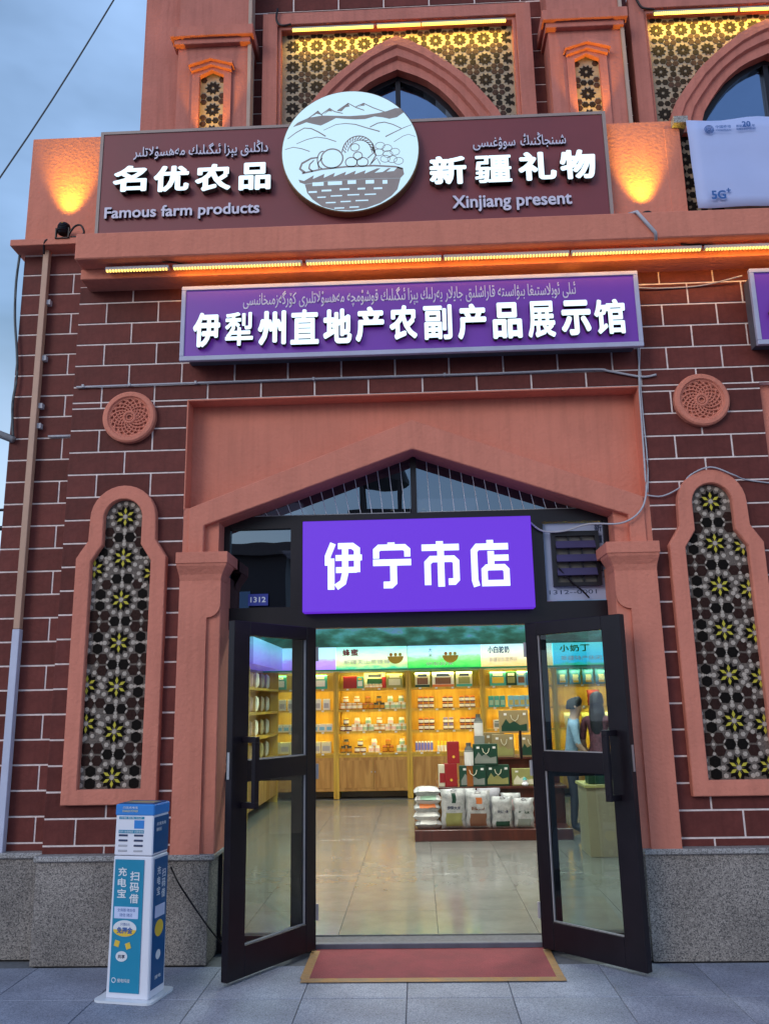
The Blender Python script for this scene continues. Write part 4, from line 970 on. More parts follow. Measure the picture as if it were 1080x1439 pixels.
kt = MB(); taper(kt, .243, .240, -.095, .092, .766, .990, KWHITE); kt.build('kiosk_head', K, bevel=.005)
MB().box(-.124, .124, -.099, .096, .985, 1.048, KBLUE).build('kiosk_lid', K, bevel=.006)
MB().box(-.112, .112, -.086, .086, 1.0485, 1.052, KNAVY).box(-.09, .09, -.04, .04, 1.0522, 1.053, plain('lid_print', (.35, .32, .18))).build('lid_poster', K)
MB().box(-.108, .075, -.1005, -.0975, .045, .745, KTEAL).build('front_poster', K)
MB().box(.1275, .1315, -.072, .080, .055, .745, KNAVY).build('side_poster', K)
MB().box(.1213, .1243, -.088, .088, .778, .975, KNAVY).build('side_poster', K)
yf = -.1015
def ktext(s, x0, z0, x1, z1, m_=WHITEP, fat=.02, y=yf): return put_text('poster_print', s, x0, z0, x1, z1, y, m_, K, fat)
for i, ch in enumerate('充电宝'): ktext(ch, -.085, .655-i*.058, -.030, .703-i*.058)
for i, ch in enumerate('扫码借'): ktext(ch, -.008, .632-i*.060, .050, .682-i*.060)
MB().box(-.098, .052, yf-.001, yf+.001, .430, .492, plain('pale_blue_print', (.55, .62, .85))).build('poster_print', K)
ktext('全商圈 随处借', -.078, .466, .034, .484, BLUEINK, .0, yf-.0015); ktext('随借 随还', -.062, .440, .018, .458, BLUEINK, .0, yf-.0015)
m = MB(); m.prism([(-.028+.073*math.cos(t), .378+.043*math.sin(t)) for t in [k*2*math.pi/28 for k in range(28)]], yf-.001, yf+.001, WHITEP)
m.prism([(-.028+.071*math.cos(t), .372+.036*math.sin(t)) for t in [math.pi+k*math.pi/14 for k in range(15)]], yf-.0016, yf-.001, YPRINT); m.build('poster_print', K)
ktext('免押金', -.075, .352, .022, .386, BLUEINK, .03, yf-.0022); ktext('只需0元', -.055, .392, .005, .407, BLUEINK, .0, yf-.002)
for x, z, a in ((-.072, .298, .25), (-.002, .288, -.35)):
    MB().box(-.015, .015, -.001, .001, -.016, .016, YPRINT, M=Matrix.Translation((x, yf, z)) @ Matrix.Rotation(a, 4, 'Y')).build('poster_print', K)
m = MB(); m.prism([(-.040+.036*math.cos(t), .232+.027*math.sin(t)) for t in [k*2*math.pi/24 for k in range(24)]], yf-.001, yf+.001, WHITEP)
m.build('poster_print', K)
ktext('共享', -.062, .222, -.018, .242, INK, .02, yf-.002)
MB().tube([(-.082+.012*math.cos(t), yf, .108+.012*math.sin(t)) for t in [k*2*math.pi/14 for k in range(15)]], .0025, WHITEP, 4).build('poster_print', K)
ktext('搜电科技', -.060, .098, .018, .118, WHITEP, .01)
# head print and slots
yh = -.0975
MB().box(-.098, .062, yh, yh+.002, .966, .980, KTEAL).box(-.098, .062, yh, yh+.002, .888, .906, KTEAL).box(-.02+.02, .062, yh, yh+.002, .914, .960, KBLUE).build('head_print', K)
ktext('扫码 随借随还 立即使用', -.094, .891, .058, .903, WHITEP, 0, yh-.001)
ktext('付款 取电 归还', -.090, .968, .050, .978, WHITEP, 0, yh-.001)
ktext('归还充电宝', -.075, 1.024, .020, 1.037, WHITEP, .01, -.1003); ktext('SHARED POWER', -.078, 1.005, .022, 1.017, plain('cream_print', (.7, .65, .35)), .01, -.1003)
for cx_, sl in ((-.068, (0, 1)), (.030, (0, 1, 2))):
    for q in range(4):
        z = .876-q*.028
        o = MB().box(cx_-.029, cx_+.029, yh-.001, yh+.006, z-.0055, z+.0055, INK if q in sl else LGREY).build('slot', K, bevel=.002)
# side poster writing
def side_text(s, y0, z0, y1, z1, x, m_, fat=.015):
    o = put_text('poster_print', s, 0, z0, y1-y0, z1, 0, m_, K, fat); o.rotation_euler = (0, 0, R(90)); o.location = (x, y0, 0); return o
for i, ch in enumerate('充电宝'): side_text(ch, -.045, .655-i*.055, -.005, .70-i*.055, .1322, WHITEP)
for i, ch in enumerate('扫码借'): side_text(ch, .012, .632-i*.055, .055, .68-i*.055, .1322, WHITEP)
MB().box(.1316, .1325, -.055, .06, .425, .49, plain('side_label', (.5, .55, .75))).build('poster_print', K)
m = MB()
m.v = []; 
pp = [(.1322, .0+.05*math.cos(t), .365+.045*math.sin(t)) for t in [k*2*math.pi/20 for k in range(20)]]; m.poly(pp, YPRINT); m.build('poster_print', K)
pp = [(.1322, .0+.028*math.cos(t), .225+.026*math.sin(t)) for t in [k*2*math.pi/20 for k in range(20)]]; m = MB(); m.poly(pp, WHITEP); m.build('poster_print', K)
side_text('共享充电', -.06, .925, .05, .945, .1250, WHITEP); side_text('随时还', -.06, .895, .0, .915, .1250, WHITEP)
side_text('搜电', -.03, .10, .04, .12, .1322, WHITEP)
cable('kiosk_cable', [(-1.52, -.50, .66), (-1.55, -.22, .52), (-1.50, -.13, .40), (-1.40, -.11, .26), (-1.34, -.03, .15), (-1.31, .06, .08), (-1.30, .17, .05)], .0055, BLACK, 'thin black power cable sagging from the stand to the door frame', 'cable')

# ================================================================ SHOP INTERIOR
YS = 9.09
tiers = [.775, 1.135, 1.50, 1.862]
LEVEL = {.775: 'lowest', 1.135: 'third', 1.50: 'second', 1.862: 'top'}
LBX = [
    ('lavender_picture', [(0, (.35, .20, .75)), (.35, (.45, .30, .85)), (.55, (.45, .75, .95)), (1, (.40, .80, .95))], '', 'with a lavender field picture'),
    ('honey_picture', [(0, (.05, .55, .30)), (.2, (.55, .80, .30)), (.45, (.75, .85, .60)), (1, (.25, .75, .70))], '蜂蜜', 'with two red characters and a fruit bowl'),
    ('meadow_picture', [(0, (.02, .55, .08)), (.3, (.15, .75, .15)), (.45, (.30, .75, .35)), (.6, (.50, .80, .80)), (1, (.25, .65, .90))], '大米', 'with a green meadow picture'),
    ('grain_picture', [(0, (.65, .50, .15)), (.35, (.85, .75, .45)), (.6, (.75, .85, .70)), (1, (.45, .80, .85))], '小白驼奶', 'with a golden grain picture'),
    ('blue_picture', [(0, (.02, .45, .30)), (.12, (.02, .45, .75)), (.6, (.05, .60, .85)), (1, (.10, .70, .80))], '小奶丁', 'of blue colour with green characters')]
def shelf_unit(x0, x1, idx):
    u = empty('display_shelf', (x0, 0, 0), label='wooden display shelf under the light box '+LBX[idx][3], cat='shelf unit', group='wall shelves in the shop')
    w = x1-x0; yb = YS+.40
    MB().box(.0, .045, YS, yb, .02, 2.15, WOOD).box(w-.045, w, YS, yb, .02, 2.15, WOOD).build('side_panel', u)
    MB().box(.045, w-.045, yb-.02, yb, .14, 2.15, WOOD).build('back_panel', u)
    MB().box(.045, w-.045, YS+.03, yb, .14, .18, WOOD).box(.045, w-.045, YS+.01, YS+.04, .70, .735, WOOD).build('cabinet_rail', u)
    for z in tiers: MB().box(.046, w-.046, YS+.002, yb-.021, z-.035, z, WOOD).build('shelf_board', u)
    hw_ = (w-.09)/2
    for k in range(2):
        a = .047+k*hw_
        d = MB().box(a+.003, a+hw_-.004, YS+.012, YS+.03, .15, .70, WOODD).build('cabinet_door', u)
        MB().box(a+.04, a+hw_-.04, YS+.006, YS+.0115, .20, .65, WOODD).build('door_panel', d, bevel=.003)
        MB().lathe([(.012, 0, SILVER), (.012, .02, SILVER)], 8, M=Matrix.Translation((a+(hw_-.03 if k == 0 else .03), YS+.008, .46)) @ Matrix.Rotation(R(90), 4, 'X')).build('knob', d)
    for z in tiers[1:]+[2.15]:
        area('shelf_lamp', (w/2, YS+.05, z-.045), (0, .9, -1), w-.14, .02, 2.2, (1, .83, .20), u, 170)
    for z in tiers:
        for q in range(4): MB().box(w*(.16+.22*q)-.022, w*(.16+.22*q)+.022, YS-.002, YS+.0015, z-.032, z-.004, LABW).build('price_tag', u)
    nm, stp, ch, _ = LBX[idx]
    b = MB().box(x0+.004, x1-.004, YS-.03, YS+.12, 2.19, 2.575, picture(nm, stp, .72, 7.0, .42)).build('shelf_light_box')
    tag(b, 'backlit picture light box on the shelves '+LBX[idx][3], 'light box', 'light boxes above the shelves')
    MB().box(x0, x1, YS-.034, YS+.13, 2.165, 2.19, plain('green_rim_%d' % idx, (.02, .35, .18))).build('box_rim', b)
    if ch:
        cw = .12; cx0 = x0+(.12 if idx in (1, 3) else .30 if idx == 2 else .12)
        mm_ = {1: plain('red_print', (.30, .02, .04)), 2: INK, 3: BLUEINK, 4: plain('green_print', (.02, .35, .03))}[idx]
        if idx == 2:
            for q, c_ in enumerate(ch): put_text('print', c_, cx0+.07, 2.46-q*.09, cx0+.13, 2.53-q*.09, YS-.0315, mm_, b, .0)
        else:
            cw = {1: .13, 3: .085, 4: .16}[idx]
            for q, c_ in enumerate(ch): put_text('print', c_, cx0+q*cw*1.12, 2.42, cx0+q*cw*1.12+cw, 2.54, YS-.0315, mm_, b, .03)
        put_text('print', {1: '新疆天山黑蜂蜂蜜', 2: '伊犁好米', 3: '新疆驼乳营养好', 4: '新疆特产休闲食品'}[idx], cx0+.02, 2.27 if idx != 2 else 2.23, cx0+(.95 if idx in (1, 4) else .5), 2.35 if idx != 2 else 2.29, YS-.0315, WHITEP, b, .01)
    if idx in (1, 2):
        bw = MB(); cx = x0+(1.05 if idx == 1 else .75); bw.prism([(cx+.14*math.cos(t), 2.40+.13*math.sin(t)) for t in [math.pi+k*math.pi/12 for k in range(13)]], YS-.032, YS-.030, YPRINT)
        for q in range(3): bw.prism([(cx-.08+q*.08+.03*math.cos(t), 2.43+.03*math.sin(t)) for t in [k*2*math.pi/10 for k in range(10)]], YS-.0335, YS-.0305, plain('fruit_%d_%d' % (idx, q), ((.8, .35, .05), (.85, .6, .1), (.7, .7, .15))[q]))
        bw.build('print', b)
    return u
xs = [-2.72, -1.432, -.172, 1.115, 2.36, 3.62]
for i in range(5): shelf_unit(xs[i], xs[i+1]-.004, i)
# left wall shelf, turned
ul = empty('display_shelf', (XL+.02, 8.9, 0), label='wooden display shelf along the left wall seen through the left door', cat='shelf unit', group='wall shelves in the shop')
MB().box(0, .35, -2.6, -2.56, .02, 2.15, WOOD).box(0, .35, -.04, 0, .02, 2.15, WOOD).build('side_panel', ul)
MB().box(0, .02, -2.56, -.04, .14, 2.15, WOOD).build('back_panel', ul)
for z in tiers: MB().box(.021, .35, -2.559, -.041, z-.035, z, WOOD).build('shelf_board', ul)
MB().box(.02, .34, -2.56, -.04, .14, .70, WOODD).build('cabinet_door', ul)
for z in tiers[1:]+[2.15]: area('shelf_lamp', (.30, -1.3, z-.045), (-.6, 0, -1), .02, 2.4, 2.6, (1, .88, .55), ul, 170)
b = MB().box(XL+.02, XL+.42, 6.3, 8.95, 2.19, 2.575, picture('violet_picture', [(0, (.25, .15, .75)), (.4, (.30, .30, .90)), (1, (.25, .65, .95))], .5, 5, .4)).build('shelf_light_box'); tag(b, 'purple and blue picture light box turned along the left wall', 'light box', 'light boxes above the shelves')
# mural above
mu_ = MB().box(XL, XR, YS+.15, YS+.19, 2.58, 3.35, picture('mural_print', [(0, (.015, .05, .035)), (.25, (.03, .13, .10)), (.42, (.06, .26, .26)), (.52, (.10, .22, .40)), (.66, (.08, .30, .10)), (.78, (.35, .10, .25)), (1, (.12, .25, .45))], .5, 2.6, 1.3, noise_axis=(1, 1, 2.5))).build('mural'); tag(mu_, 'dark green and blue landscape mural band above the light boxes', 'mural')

# goods ---------------------------------------------------------
def jar_mesh(lid, lab, body, s=1.0):
    return MB().lathe([(.036*s, 0, body), (.042*s, .006*s, body), (.0425*s, .018*s, lab), (.0425*s, .062*s, body), (.040*s, .070*s, body), (.033*s, .076*s, lid), (.036*s, .078*s, lid), (.036*s, .097*s, lid)], 12).mesh('jar', smooth=False)
LW, LG, LO, LB_, LP = plain('lid_white', (.75, .75, .7)), plain('lid_gold', (.75, .55, .08)), plain('lid_orange', (.70, .22, .05)), plain('lid_black', (.03, .03, .03)), plain('lid_violet', (.35, .30, .65))

HON, AMB, DKR = plain('honey', (.55, .25, .03), .2), plain('amber', (.30, .10, .02), .2), plain('dark_jam', (.10, .015, .02), .2)
JK = {'white': (jar_mesh(LW, LABW, HON), 'white lidded'), 'green': (jar_mesh(LW, LABG, LABW), 'white lidded green label'), 'amber': (jar_mesh(LO, HON, AMB), 'amber'), 'dark': (jar_mesh(LB_, HON, LABD), 'black lidded'), 'gold': (jar_mesh(LG, LABW, DKR), 'gold lidded'), 'pink': (jar_mesh(LW, LABP, LABW), 'pink labelled'), 'jam': (jar_mesh(LO, LABW, DKR), 'orange lidded jam'), 'violet': (jar_mesh(LP, LABW, DKR), 'violet lidded jam')}
ORD = ['first', 'second', 'third', 'fourth', 'fifth', 'sixth', 'seventh', 'eighth', 'ninth', 'tenth']
def jar(kind, x, y, z, label, group, s=1.0):
    o = link('jar', JK[kind][0], None, (x, y, z), scale=(s, s, s)); tag(o, label, 'jar', group)
xr = xs[1]
rows = [(1.50, ['white', 'white', 'amber', 'dark', 'green', 'green']), (1.135, ['gold', 'pink', 'green', 'white', 'pink', 'green']), (.775, ['dark', 'gold', 'pink', 'amber', 'green'])]
for z, ks in rows:
    n = len(ks)
    for i, kd in enumerate(ks):
        x = xr+.16+i*(.97/(n-1)); lv = LEVEL[z]
        for q, (dx, dz) in enumerate(((-.052, 0), (.052, 0), (0, .112))):
            jar(kd, x+dx, YS+.12, z+.001+dz*1.0, '%s jar, %s of %s pyramid, %s row, honey shelf' % (JK[kd][1], ['bottom left', 'bottom right', 'top'][q], ORD[i], lv), 'honey jars on the middle shelf unit', 1.15)
xr = xs[2]
for z, kinds, grp in ((1.50, ['jam', 'jam', 'jam'], [3, 2, 3]), (1.135, ['jam', 'violet', 'jam'], [3, 2, 3])):
    for g, (kd, n) in enumerate(zip(kinds, grp)):
        cx = xr+(.30, .68, 1.02)[g]
        for i in range(n):
            for up in (0, 1):
                if up and g == 9: continue
                jar(kd, cx+(i-(n-1)/2)*.095, YS+.12, z+.001+up*.103, '%s jar, %s layer, %s in %s group, %s row, meadow shelf' % (JK[kd][1], ('lower', 'upper')[up], ORD[i], ORD[g], LEVEL[z]), 'jam jars on the right-hand shelf', 1.05)
def carton(name, x0, x1, z, h, d, col, lab, label, cat, group, y=YS+.06, panel=None, rz=0, top=None):
    m = MB(); w = x1-x0; m.box(-w/2, w/2, 0, d, 0, h, col)
    o = m.build(name, None, bevel=.003, loc=((x0+x1)/2, y, z+.001)); o.rotation_euler = (0, 0, rz); tag(o, label, cat, group)
    if panel: MB().box(-w*.36, w*.36, -.002, .0, h*.18, h*.62, panel).build('printed_panel', o)
    if lab: MB().box(-w*.30, w*.30, -.002, .0, h*.70, h*.88, lab).build('printed_title', o)
    return o
BAGM = mat('printed_plastic', (.62, .63, .62), .28, .1, 13, col2=(.30, .33, .34), bump=.5, bscale=18)
REDB, TEALB, YELB, CRMB, GRNB, KRAFT, BLUB = plain('red_card', (.30, .010, .014)), plain('teal_card', (.05, .38, .35)), plain('yellow_card', (.50, .45, .15)), plain('cream_card', (.68, .66, .48)), plain('green_card', (.008, .055, .032), .35), plain('kraft_card', (.30, .235, .11)), plain('blue_card', (.05, .25, .60))
BRN = plain('brown_print', (.20, .09, .05)); ORA = plain('orange_print', (.65, .18, .04)); GP = plain('grey_print', (.22, .25, .22)); OLIVE = plain('olive_print', (.30, .30, .10)); SKYP = plain('sky_print', (.2, .5, .75))
T = 1.862
carton('red_gift_box', xs[1]+.12, xs[1]+.36, T, .21, .10, REDB, None, 'plain red gift box at left on the top shelf of the honey unit', 'box', None)
carton('striped_box', xs[1]+.36, xs[1]+.47, T, .20, .08, TEALB, YPRINT, 'narrow multicolour box right of the plain red box', 'box', None, panel=LABW)
carton('wide_gift_box', xs[1]+.48, xs[1]+.86, T, .27, .06, CRMB, INK, 'cream gift box with dark emblem and red sides in the top row centre', 'box', None, y=YS+.16, panel=GRNB)
carton('red_side_box', xs[1]+.80, xs[1]+.87, T, .19, .05, REDB, None, 'thin red box edge behind the cream gift box', 'box', None, y=YS+.10)
for i in range(5): jar('white', xs[1]+.53+i*.06, YS+.08, T+.001, 'small white jar, %s from left, before the cream gift box' % ORD[i], 'jars before the cream box', .75)
carton('yellow_gift_box', xs[1]+.88, xs[1]+1.16, T, .24, .08, OLIVE, CRMB, 'olive yellow gift box with two pale discs at right of the top row', 'box', None, panel=CRMB)
for i, (a, b_, c_, p_, t_) in enumerate(((.12, .38, CRMB, BRN, 'square cream food box left'), (.42, .80, LABW, BRN, 'wide white food box with an orange base centre'), (.84, 1.12, CRMB, OLIVE, 'square cream food box with green edge right'))):
    o = carton('food_box', xs[2]+a, xs[2]+b_, T, .26, .07, c_, INK, t_+' under the meadow box', 'box', None, panel=p_)
    MB().box(-(b_-a)/2+.002, (b_-a)/2-.002, -.003, -.0005, .0, .04, (GRNB, ORA, TEALB)[i]).build('base_band', o)
TB, YBT = plain('blue_tube', (.20, .22, .70)), plain('yellow_cap', (.75, .60, .05))
me_t = MB().lathe([(.018, 0, LABW), (.020, .02, TB), (.020, .13, LABW), (.017, .15, LABW)], 10).mesh('tube_pack'); me_y = MB().lathe([(.022, 0, LABW), (.022, .09, YBT), (.016, .10, YBT), (.016, .155, YBT)], 10).mesh('bottle')
for i in range(6): tag(link('tube_pack', me_t, None, (xs[2]+.12+i*.052, YS+.10, .776), scale=(1.1, 1.1, 1.15)), 'blue and white tube, %s from left on the lowest shelf under the meadow box' % ORD[i], 'tube', 'blue tubes')
for i in range(6): tag(link('bottle', me_y, None, (xs[2]+.50+i*.056, YS+.10, .776), scale=(1.1, 1.1, 1.1)), 'yellow capped white bottle, %s from left beside the blue tubes' % ORD[i], 'bottle', 'yellow capped bottles')
# unit 3 (grain)
for i, (a, b_, c_, p_, nm) in enumerate(((.14, .42, TEALB, YPRINT, 'teal and yellow'), (.42, .60, GRNB, OLIVE, 'dark green'), (.61, .76, SKYP, BRN, 'sky blue'), (.77, .95, BLUB, CRMB, 'royal blue'))):
    carton('snack_box', xs[3]+a, xs[3]+b_, T, .24, .07, c_, LABW, nm+' snack box on the top shelf under the golden grain picture', 'box', 'snack boxes', panel=p_)
for i in range(3): carton('milk_carton', xs[3]+.10+i*.10, xs[3]+.19+i*.10, 1.50, .19, .07, TEALB, None, 'green and white carton, %s from left on the second shelf under the grain picture' % ORD[i], 'carton', 'green cartons', panel=LABG)
for i in range(4): carton('milk_carton', xs[3]+.44+i*.10, xs[3]+.53+i*.10, 1.50, .19, .07, SKYP, None, 'blue and yellow carton, %s from left on the second shelf under the grain picture' % ORD[i], 'carton', 'blue cartons', panel=YELB)
for i in range(2): carton('white_pack', xs[3]+.17+i*.13, xs[3]+.28+i*.13, 1.135, .15+.13*i, .09, LABW, GP, ('short', 'tall')[i]+' white and grey pack on the third shelf beside the kraft boxes', 'pack', None, panel=GP)
# unit 0 (lavender)
for i in range(3): carton('tea_box', xs[0]+.16+i*.36, xs[0]+.40+i*.36, T, .24, .08, TEALB if i != 1 else LABW, LABW, ('teal boxed tea left', 'white boxed tea', 'teal boxed tea right')[i]+' in the top row under the lavender box', 'box', 'tea boxes', panel=LABW if i != 1 else TEALB)
for i in range(7): carton('white_pack', xs[0]+.12+i*.155, xs[0]+.24+i*.155, 1.50, .19, .08, LABW, None, 'white pack, %s from left on the second shelf under the lavender box' % ORD[i], 'pack', 'white packs', panel=LGREY)
for i in range(9): carton('small_box', xs[0]+.10+i*.125, xs[0]+.215+i*.125, 1.135, .13, .07, LABW, None, 'small pale box, %s from left on the third shelf under the lavender box' % ORD[i], 'box', 'small pale boxes', panel=SKYP)
for i in range(6): carton('pale_box', xs[0]+.12+i*.18, xs[0]+.29+i*.18, .775, .19, .08, CRMB, None, 'pale box, %s from left on the lowest shelf under the lavender box' % ORD[i], 'box', 'pale boxes', panel=LGREY)

def pillow(w, h, t, mt, seg=10, seed=0, name='bag', prints=()):
    # stuffed bag, standing in XZ, thickness along Y, pinched and crumpled edges
    m = MB(); n = seg; idx = {}
    for sgn in (-1, 1):
        for i in range(n+1):
            for j in range(n+1):
                u, v = i/n*2-1, j/n*2-1
                th = t/2*max(0, (1-u**4))**.6*max(0, (1-v**6))**.5
                nz = mnoise.noise(Vector((u*2.1+seed, v*2.6, sgn*3.7+seed*.3)))*t*.16
                x = u*w/2*(1-.06*(1-v*v))+.006*math.sin(v*9+seed); z = (v+1)/2*h
                m.v.append((x, sgn*(th+abs(nz)*(1-u**4)), z))
        base = 0 if sgn < 0 else (n+1)**2
        for i in range(n):
            for j in range(n):
                a = base+i*(n+1)+j; u, v = (i+.5)/n, (j+.5)/n; mm_ = mt
                for (u0_, u1_, v0_, v1_, pm) in prints:
                    if sgn < 0 and u0_ < u < u1_ and v0_ < v < v1_: mm_ = pm
                m.f.append([a, a+n+1, a+n+2, a+1]); m.m.append(m.mi(mm_))
    return m.mesh(name, smooth=True)
# unit 4 (blue)
for i in range(5): tag(link('snack_bag', pillow(.20, .27, .09, BLUB, 8, i, 'snack_bag', [(.25, .75, .3, .65, LABW), (.3, .7, .1, .3, YPRINT)]), None, (xs[4]+.16+i*.225, YS+.14, T), (0, 0, 0)), 'blue puffed snack bag, %s from left in the top row seen through the right door' % ORD[i], 'bag', 'blue snack bags')
tag(link('snack_bag', pillow(.22, .26, .09, REDB, 8, 9, 'snack_bag', [(.25, .75, .3, .65, LABW)]), None, (xs[4]+.68, YS+.14, 1.50)), 'red snack bag on the second shelf under the blue light box', 'bag')
for i in range(3): tag(link('snack_bag', pillow(.20, .25, .08, (CRMB, YELB, LABW)[i], 8, i+20, 'snack_bag', [(.25, .75, .3, .6, BLUB)]), None, (xs[4]+.25+i*.3, YS+.14, 1.135)), ('cream', 'yellow', 'white')[i]+' snack bag on the third shelf under the blue light box', 'bag', 'pale snack bags')
for t_, z in enumerate((T, 1.50, 1.135, .775)):
    for i in range(5): tag(link('dried_fruit_bag', pillow(.24, .25, .09, (LABW, plain('foil_%d' % (t_*5+i), (.35+.08*i, .38, .36-.05*t_)))[i % 2], 7, i*3+t_, 'dried_fruit_bag', [(.25, .75, .25, .6, (BRN, OLIVE, ORA, SKYP)[t_])]), None, (XL+.22, 8.55-i*.48, z), (0, 0, R(-90)+.2)), '%s bag from the corner on the %s shelf of the left wall' % (ORD[i], LEVEL[z]), 'bag', 'dried fruit bags on the left wall')

# central display stand -------------------------------------------------
tb = empty('display_stand', (0, 0, 0), label='low dark red wooden display stand in the middle of the shop', cat='display stand')
MB().box(-.085, 1.75, 4.52, 6.2, .02, .145, REDWOOD).build('plinth_step', tb, bevel=.004)
MB().box(.22, 1.75, 4.98, 6.0, .145, .555, REDWOOD).box(.20, 1.77, 4.90, 6.0, .556, .585, REDWOOD).build('middle_step', tb, bevel=.003)
MB().box(.93, 1.75, 5.28, 6.0, .585, .875, REDWOOD).box(.91, 1.77, 5.25, 6.0, .876, .90, REDWOOD).build('top_step', tb, bevel=.003)
MB().box(1.235, 1.265, 4.985, 5.01, .90, 1.24, BLACK).build('post', tb)
# stacked rice bags at left of the step
for i in range(5):
    mt = (BAGM, WHITEC)[i % 2]
    me = pillow(.32, .24, .10, mt, 10, i*5+1, 'rice_bag', [(.15, .85, .0, .35, (LABW, LABW, ORA, LABG, LABW)[i])])
    o = link('rice_bag', me, None, (.07+(.012, -.012, .0, .008, .0)[i], 4.62, .195+i*.092), (R(-90), 0, (.03, -.05, .02, -.02, .04)[i])); o.location.y = 4.60
    tag(o, '%s in the flat stack of five white rice bags' % ('bottom bag', 'second lowest bag', 'middle bag with an orange print', 'fourth bag with a green print', 'topmost bag')[i], 'rice bag', 'flat rice bags')
for i, (x, w, h, y, pr, lb_) in enumerate(((.375, .30, .45, 4.64, [(.38, .62, .70, .88, GRNB), (.18, .82, .12, .38, OLIVE)], 'standing white rice bag with a green badge beside the flat stack'),
    (.665, .30, .43, 4.64, [(.38, .66, .68, .86, ORA), (.2, .8, .10, .40, BRN)], 'standing white rice bag with a red badge, second in the front row'),
    (.945, .25, .36, 4.62, [(.15, .85, .05, .28, GRNB), (.2, .8, .66, .70, INK)], 'shorter grey white bag with dark base, third in the front row'),
    (1.20, .24, .34, 4.62, [(.15, .85, .12, .34, GP), (.2, .8, .64, .70, GRNB)], 'short bag with pale green print, last in the front row'),
    (.50, .30, .44, 4.80, [], 'plain white bag in second row behind the green badge bag'), (.80, .28, .44, 4.80, [(.1, .9, .5, .9, LGREY)], 'plain grey bag in second row behind the red badge bag'),
    (1.07, .24, .38, 4.80, [(.3, .7, .5, .8, LABP)], 'pinkish bag in second row behind the shorter bags'))):
    o = link('rice_bag', pillow(w, h, .12, BAGM if i != 5 else LGREY, 12, i*7+3, 'rice_bag', pr), None, (x, y, .146), (R(5), 0, (.06, -.04, .05, -.08, 0, .1, -.1)[i])); tag(o, lb_, 'rice bag', 'standing rice bags')
    if i < 4:
        put_text('printed_title', ('伊犁大米', '新疆面粉', '天山小麦', '有机大米')[i], -w*.26, h*.50, w*.26, h*.50+w*.14, -.0635, (INK, BRN, INK, GRNB)[i], o, .02)
        MB().tube([(-w*.12, -.04, h-.012), (0, -.045, h+.004), (w*.12, -.04, h-.012)], .008, LGREY, 6).build('bag_fold', o)
def gift(x0, x1, z, h, y, d, col, pan, label, rz=0, handle=True, title=LABW):
    o = carton('gift_box', x0, x1, z, h, d, col, None, label, 'gift box', None, y=y, rz=rz); w = x1-x0
    m = MB(); m.prism([(-w*.44, h*.08), (w*.44, h*.08), (w*.44, h*.40), (w*.2, h*.34), (0, h*.52), (-w*.16, h*.42), (-w*.28, h*.62), (-w*.44, h*.30)], -.0025, -.0003, pan); m.build('printed_panel', o)
    for q in (-.3, .36): MB().box(w*q-.018, w*q+.018, -.003, -.0004, h*.78, h*.88, title).build('printed_title', o)
    if handle: MB().tube([(-w*.12, -.008, h*.80), (-w*.08, -.012, h*.62), (w*.03, -.014, h*.52), (w*.12, -.012, h*.62), (w*.16, -.008, h*.80)], .005, CRMB, 6).build('rope_handle', o)
    return o
gift(.475, .80, .586, .245, 4.93, .10, GRNB, GP, 'dark green gift box with rope handle, left in the lower row')
gift(.80, 1.09, .586, .245, 4.97, .10, GRNB, OLIVE, 'dark green gift box behind right end of the lower row')
gift(.655, .955, .834, .25, 4.96, .10, GRNB, GP, 'dark green gift box stacked alone on the lower green row')
gift(1.03, 1.40, 1.20, .28, 5.30, .12, KRAFT, GRNB, 'large kraft and green gift box on top of the right stack')
gift(.93, 1.20, .902, .28, 5.28, .12, KRAFT, OLIVE, 'kraft gift box with handle at left under the large kraft box')
gift(1.27, 1.55, .902, .27, 5.29, .12, KRAFT, GRNB, 'kraft gift box right of the black post')
gift(1.12, 1.40, .586, .20, 4.95, .08, OLIVE, CRMB, 'olive green box with pale ribbon at right on middle step', handle=False)
gift(.84, 1.10, .90, .30, 5.50, .10, KRAFT, CRMB, 'plain kraft gift box standing behind the green boxes', handle=False)
rb1 = carton('red_box', .30, .45, .586, .27, .12, REDB, None, 'lower upright red box at left end of the stand', 'box', None, y=4.93, rz=.12)
rb2 = carton('red_box', .34, .485, .858, .26, .11, REDB, None, 'upper upright red box balanced on the lower red one', 'box', None, y=4.95, rz=.05)
for o in (rb1, rb2): MB().lathe([(.016, 0, YPRINT), (.016, .002, YPRINT)], 14, M=Matrix.Translation((0, 0, .08)) @ Matrix.Rotation(R(90), 4, 'X')).build('gold_seal', o)
bag = carton('paper_bag', .22, .31, .586, .26, .09, CRMB, None, 'thin cream paper bag left of the red boxes', 'bag', None, y=4.96, panel=REDB)
carton('wood_crate', .16, .26, .145, .33, .18, WOODD, None, 'small wooden crate behind the flat rice bags', 'crate', None, y=4.80)
BOT = MB().lathe([(.035, 0, LABW), (.037, .02, LABW), (.037, .14, GP), (.035, .16, LABD), (.02, .20, LABD), (.02, .235, LABD)], 14).mesh('bottle')
me_b = BOT
for i, (x, y, z, lb_) in enumerate(((.60, 4.95, .834, 'white labelled bottle left of the stacked green box'), (.76, 5.35, 1.17, 'tall white labelled bottle above the stacked green box'))):
    st = None
    if i == 1:
        MB()
        bx = carton('grey_box', .70, .83, .586, .583, .10, GP, None, 'narrow dark grey box tower supporting the tall bottle', 'box', None, y=5.31)
    tag(link('bottle', me_b, None, (x, y, z), scale=(1.55, 1.3, 1.15)), lb_, 'bottle')
carton('white_pack', .565, .64, .586, .247, .08, AMB, None, 'brown box under the left bottle on the stand', 'box', None, y=4.92)
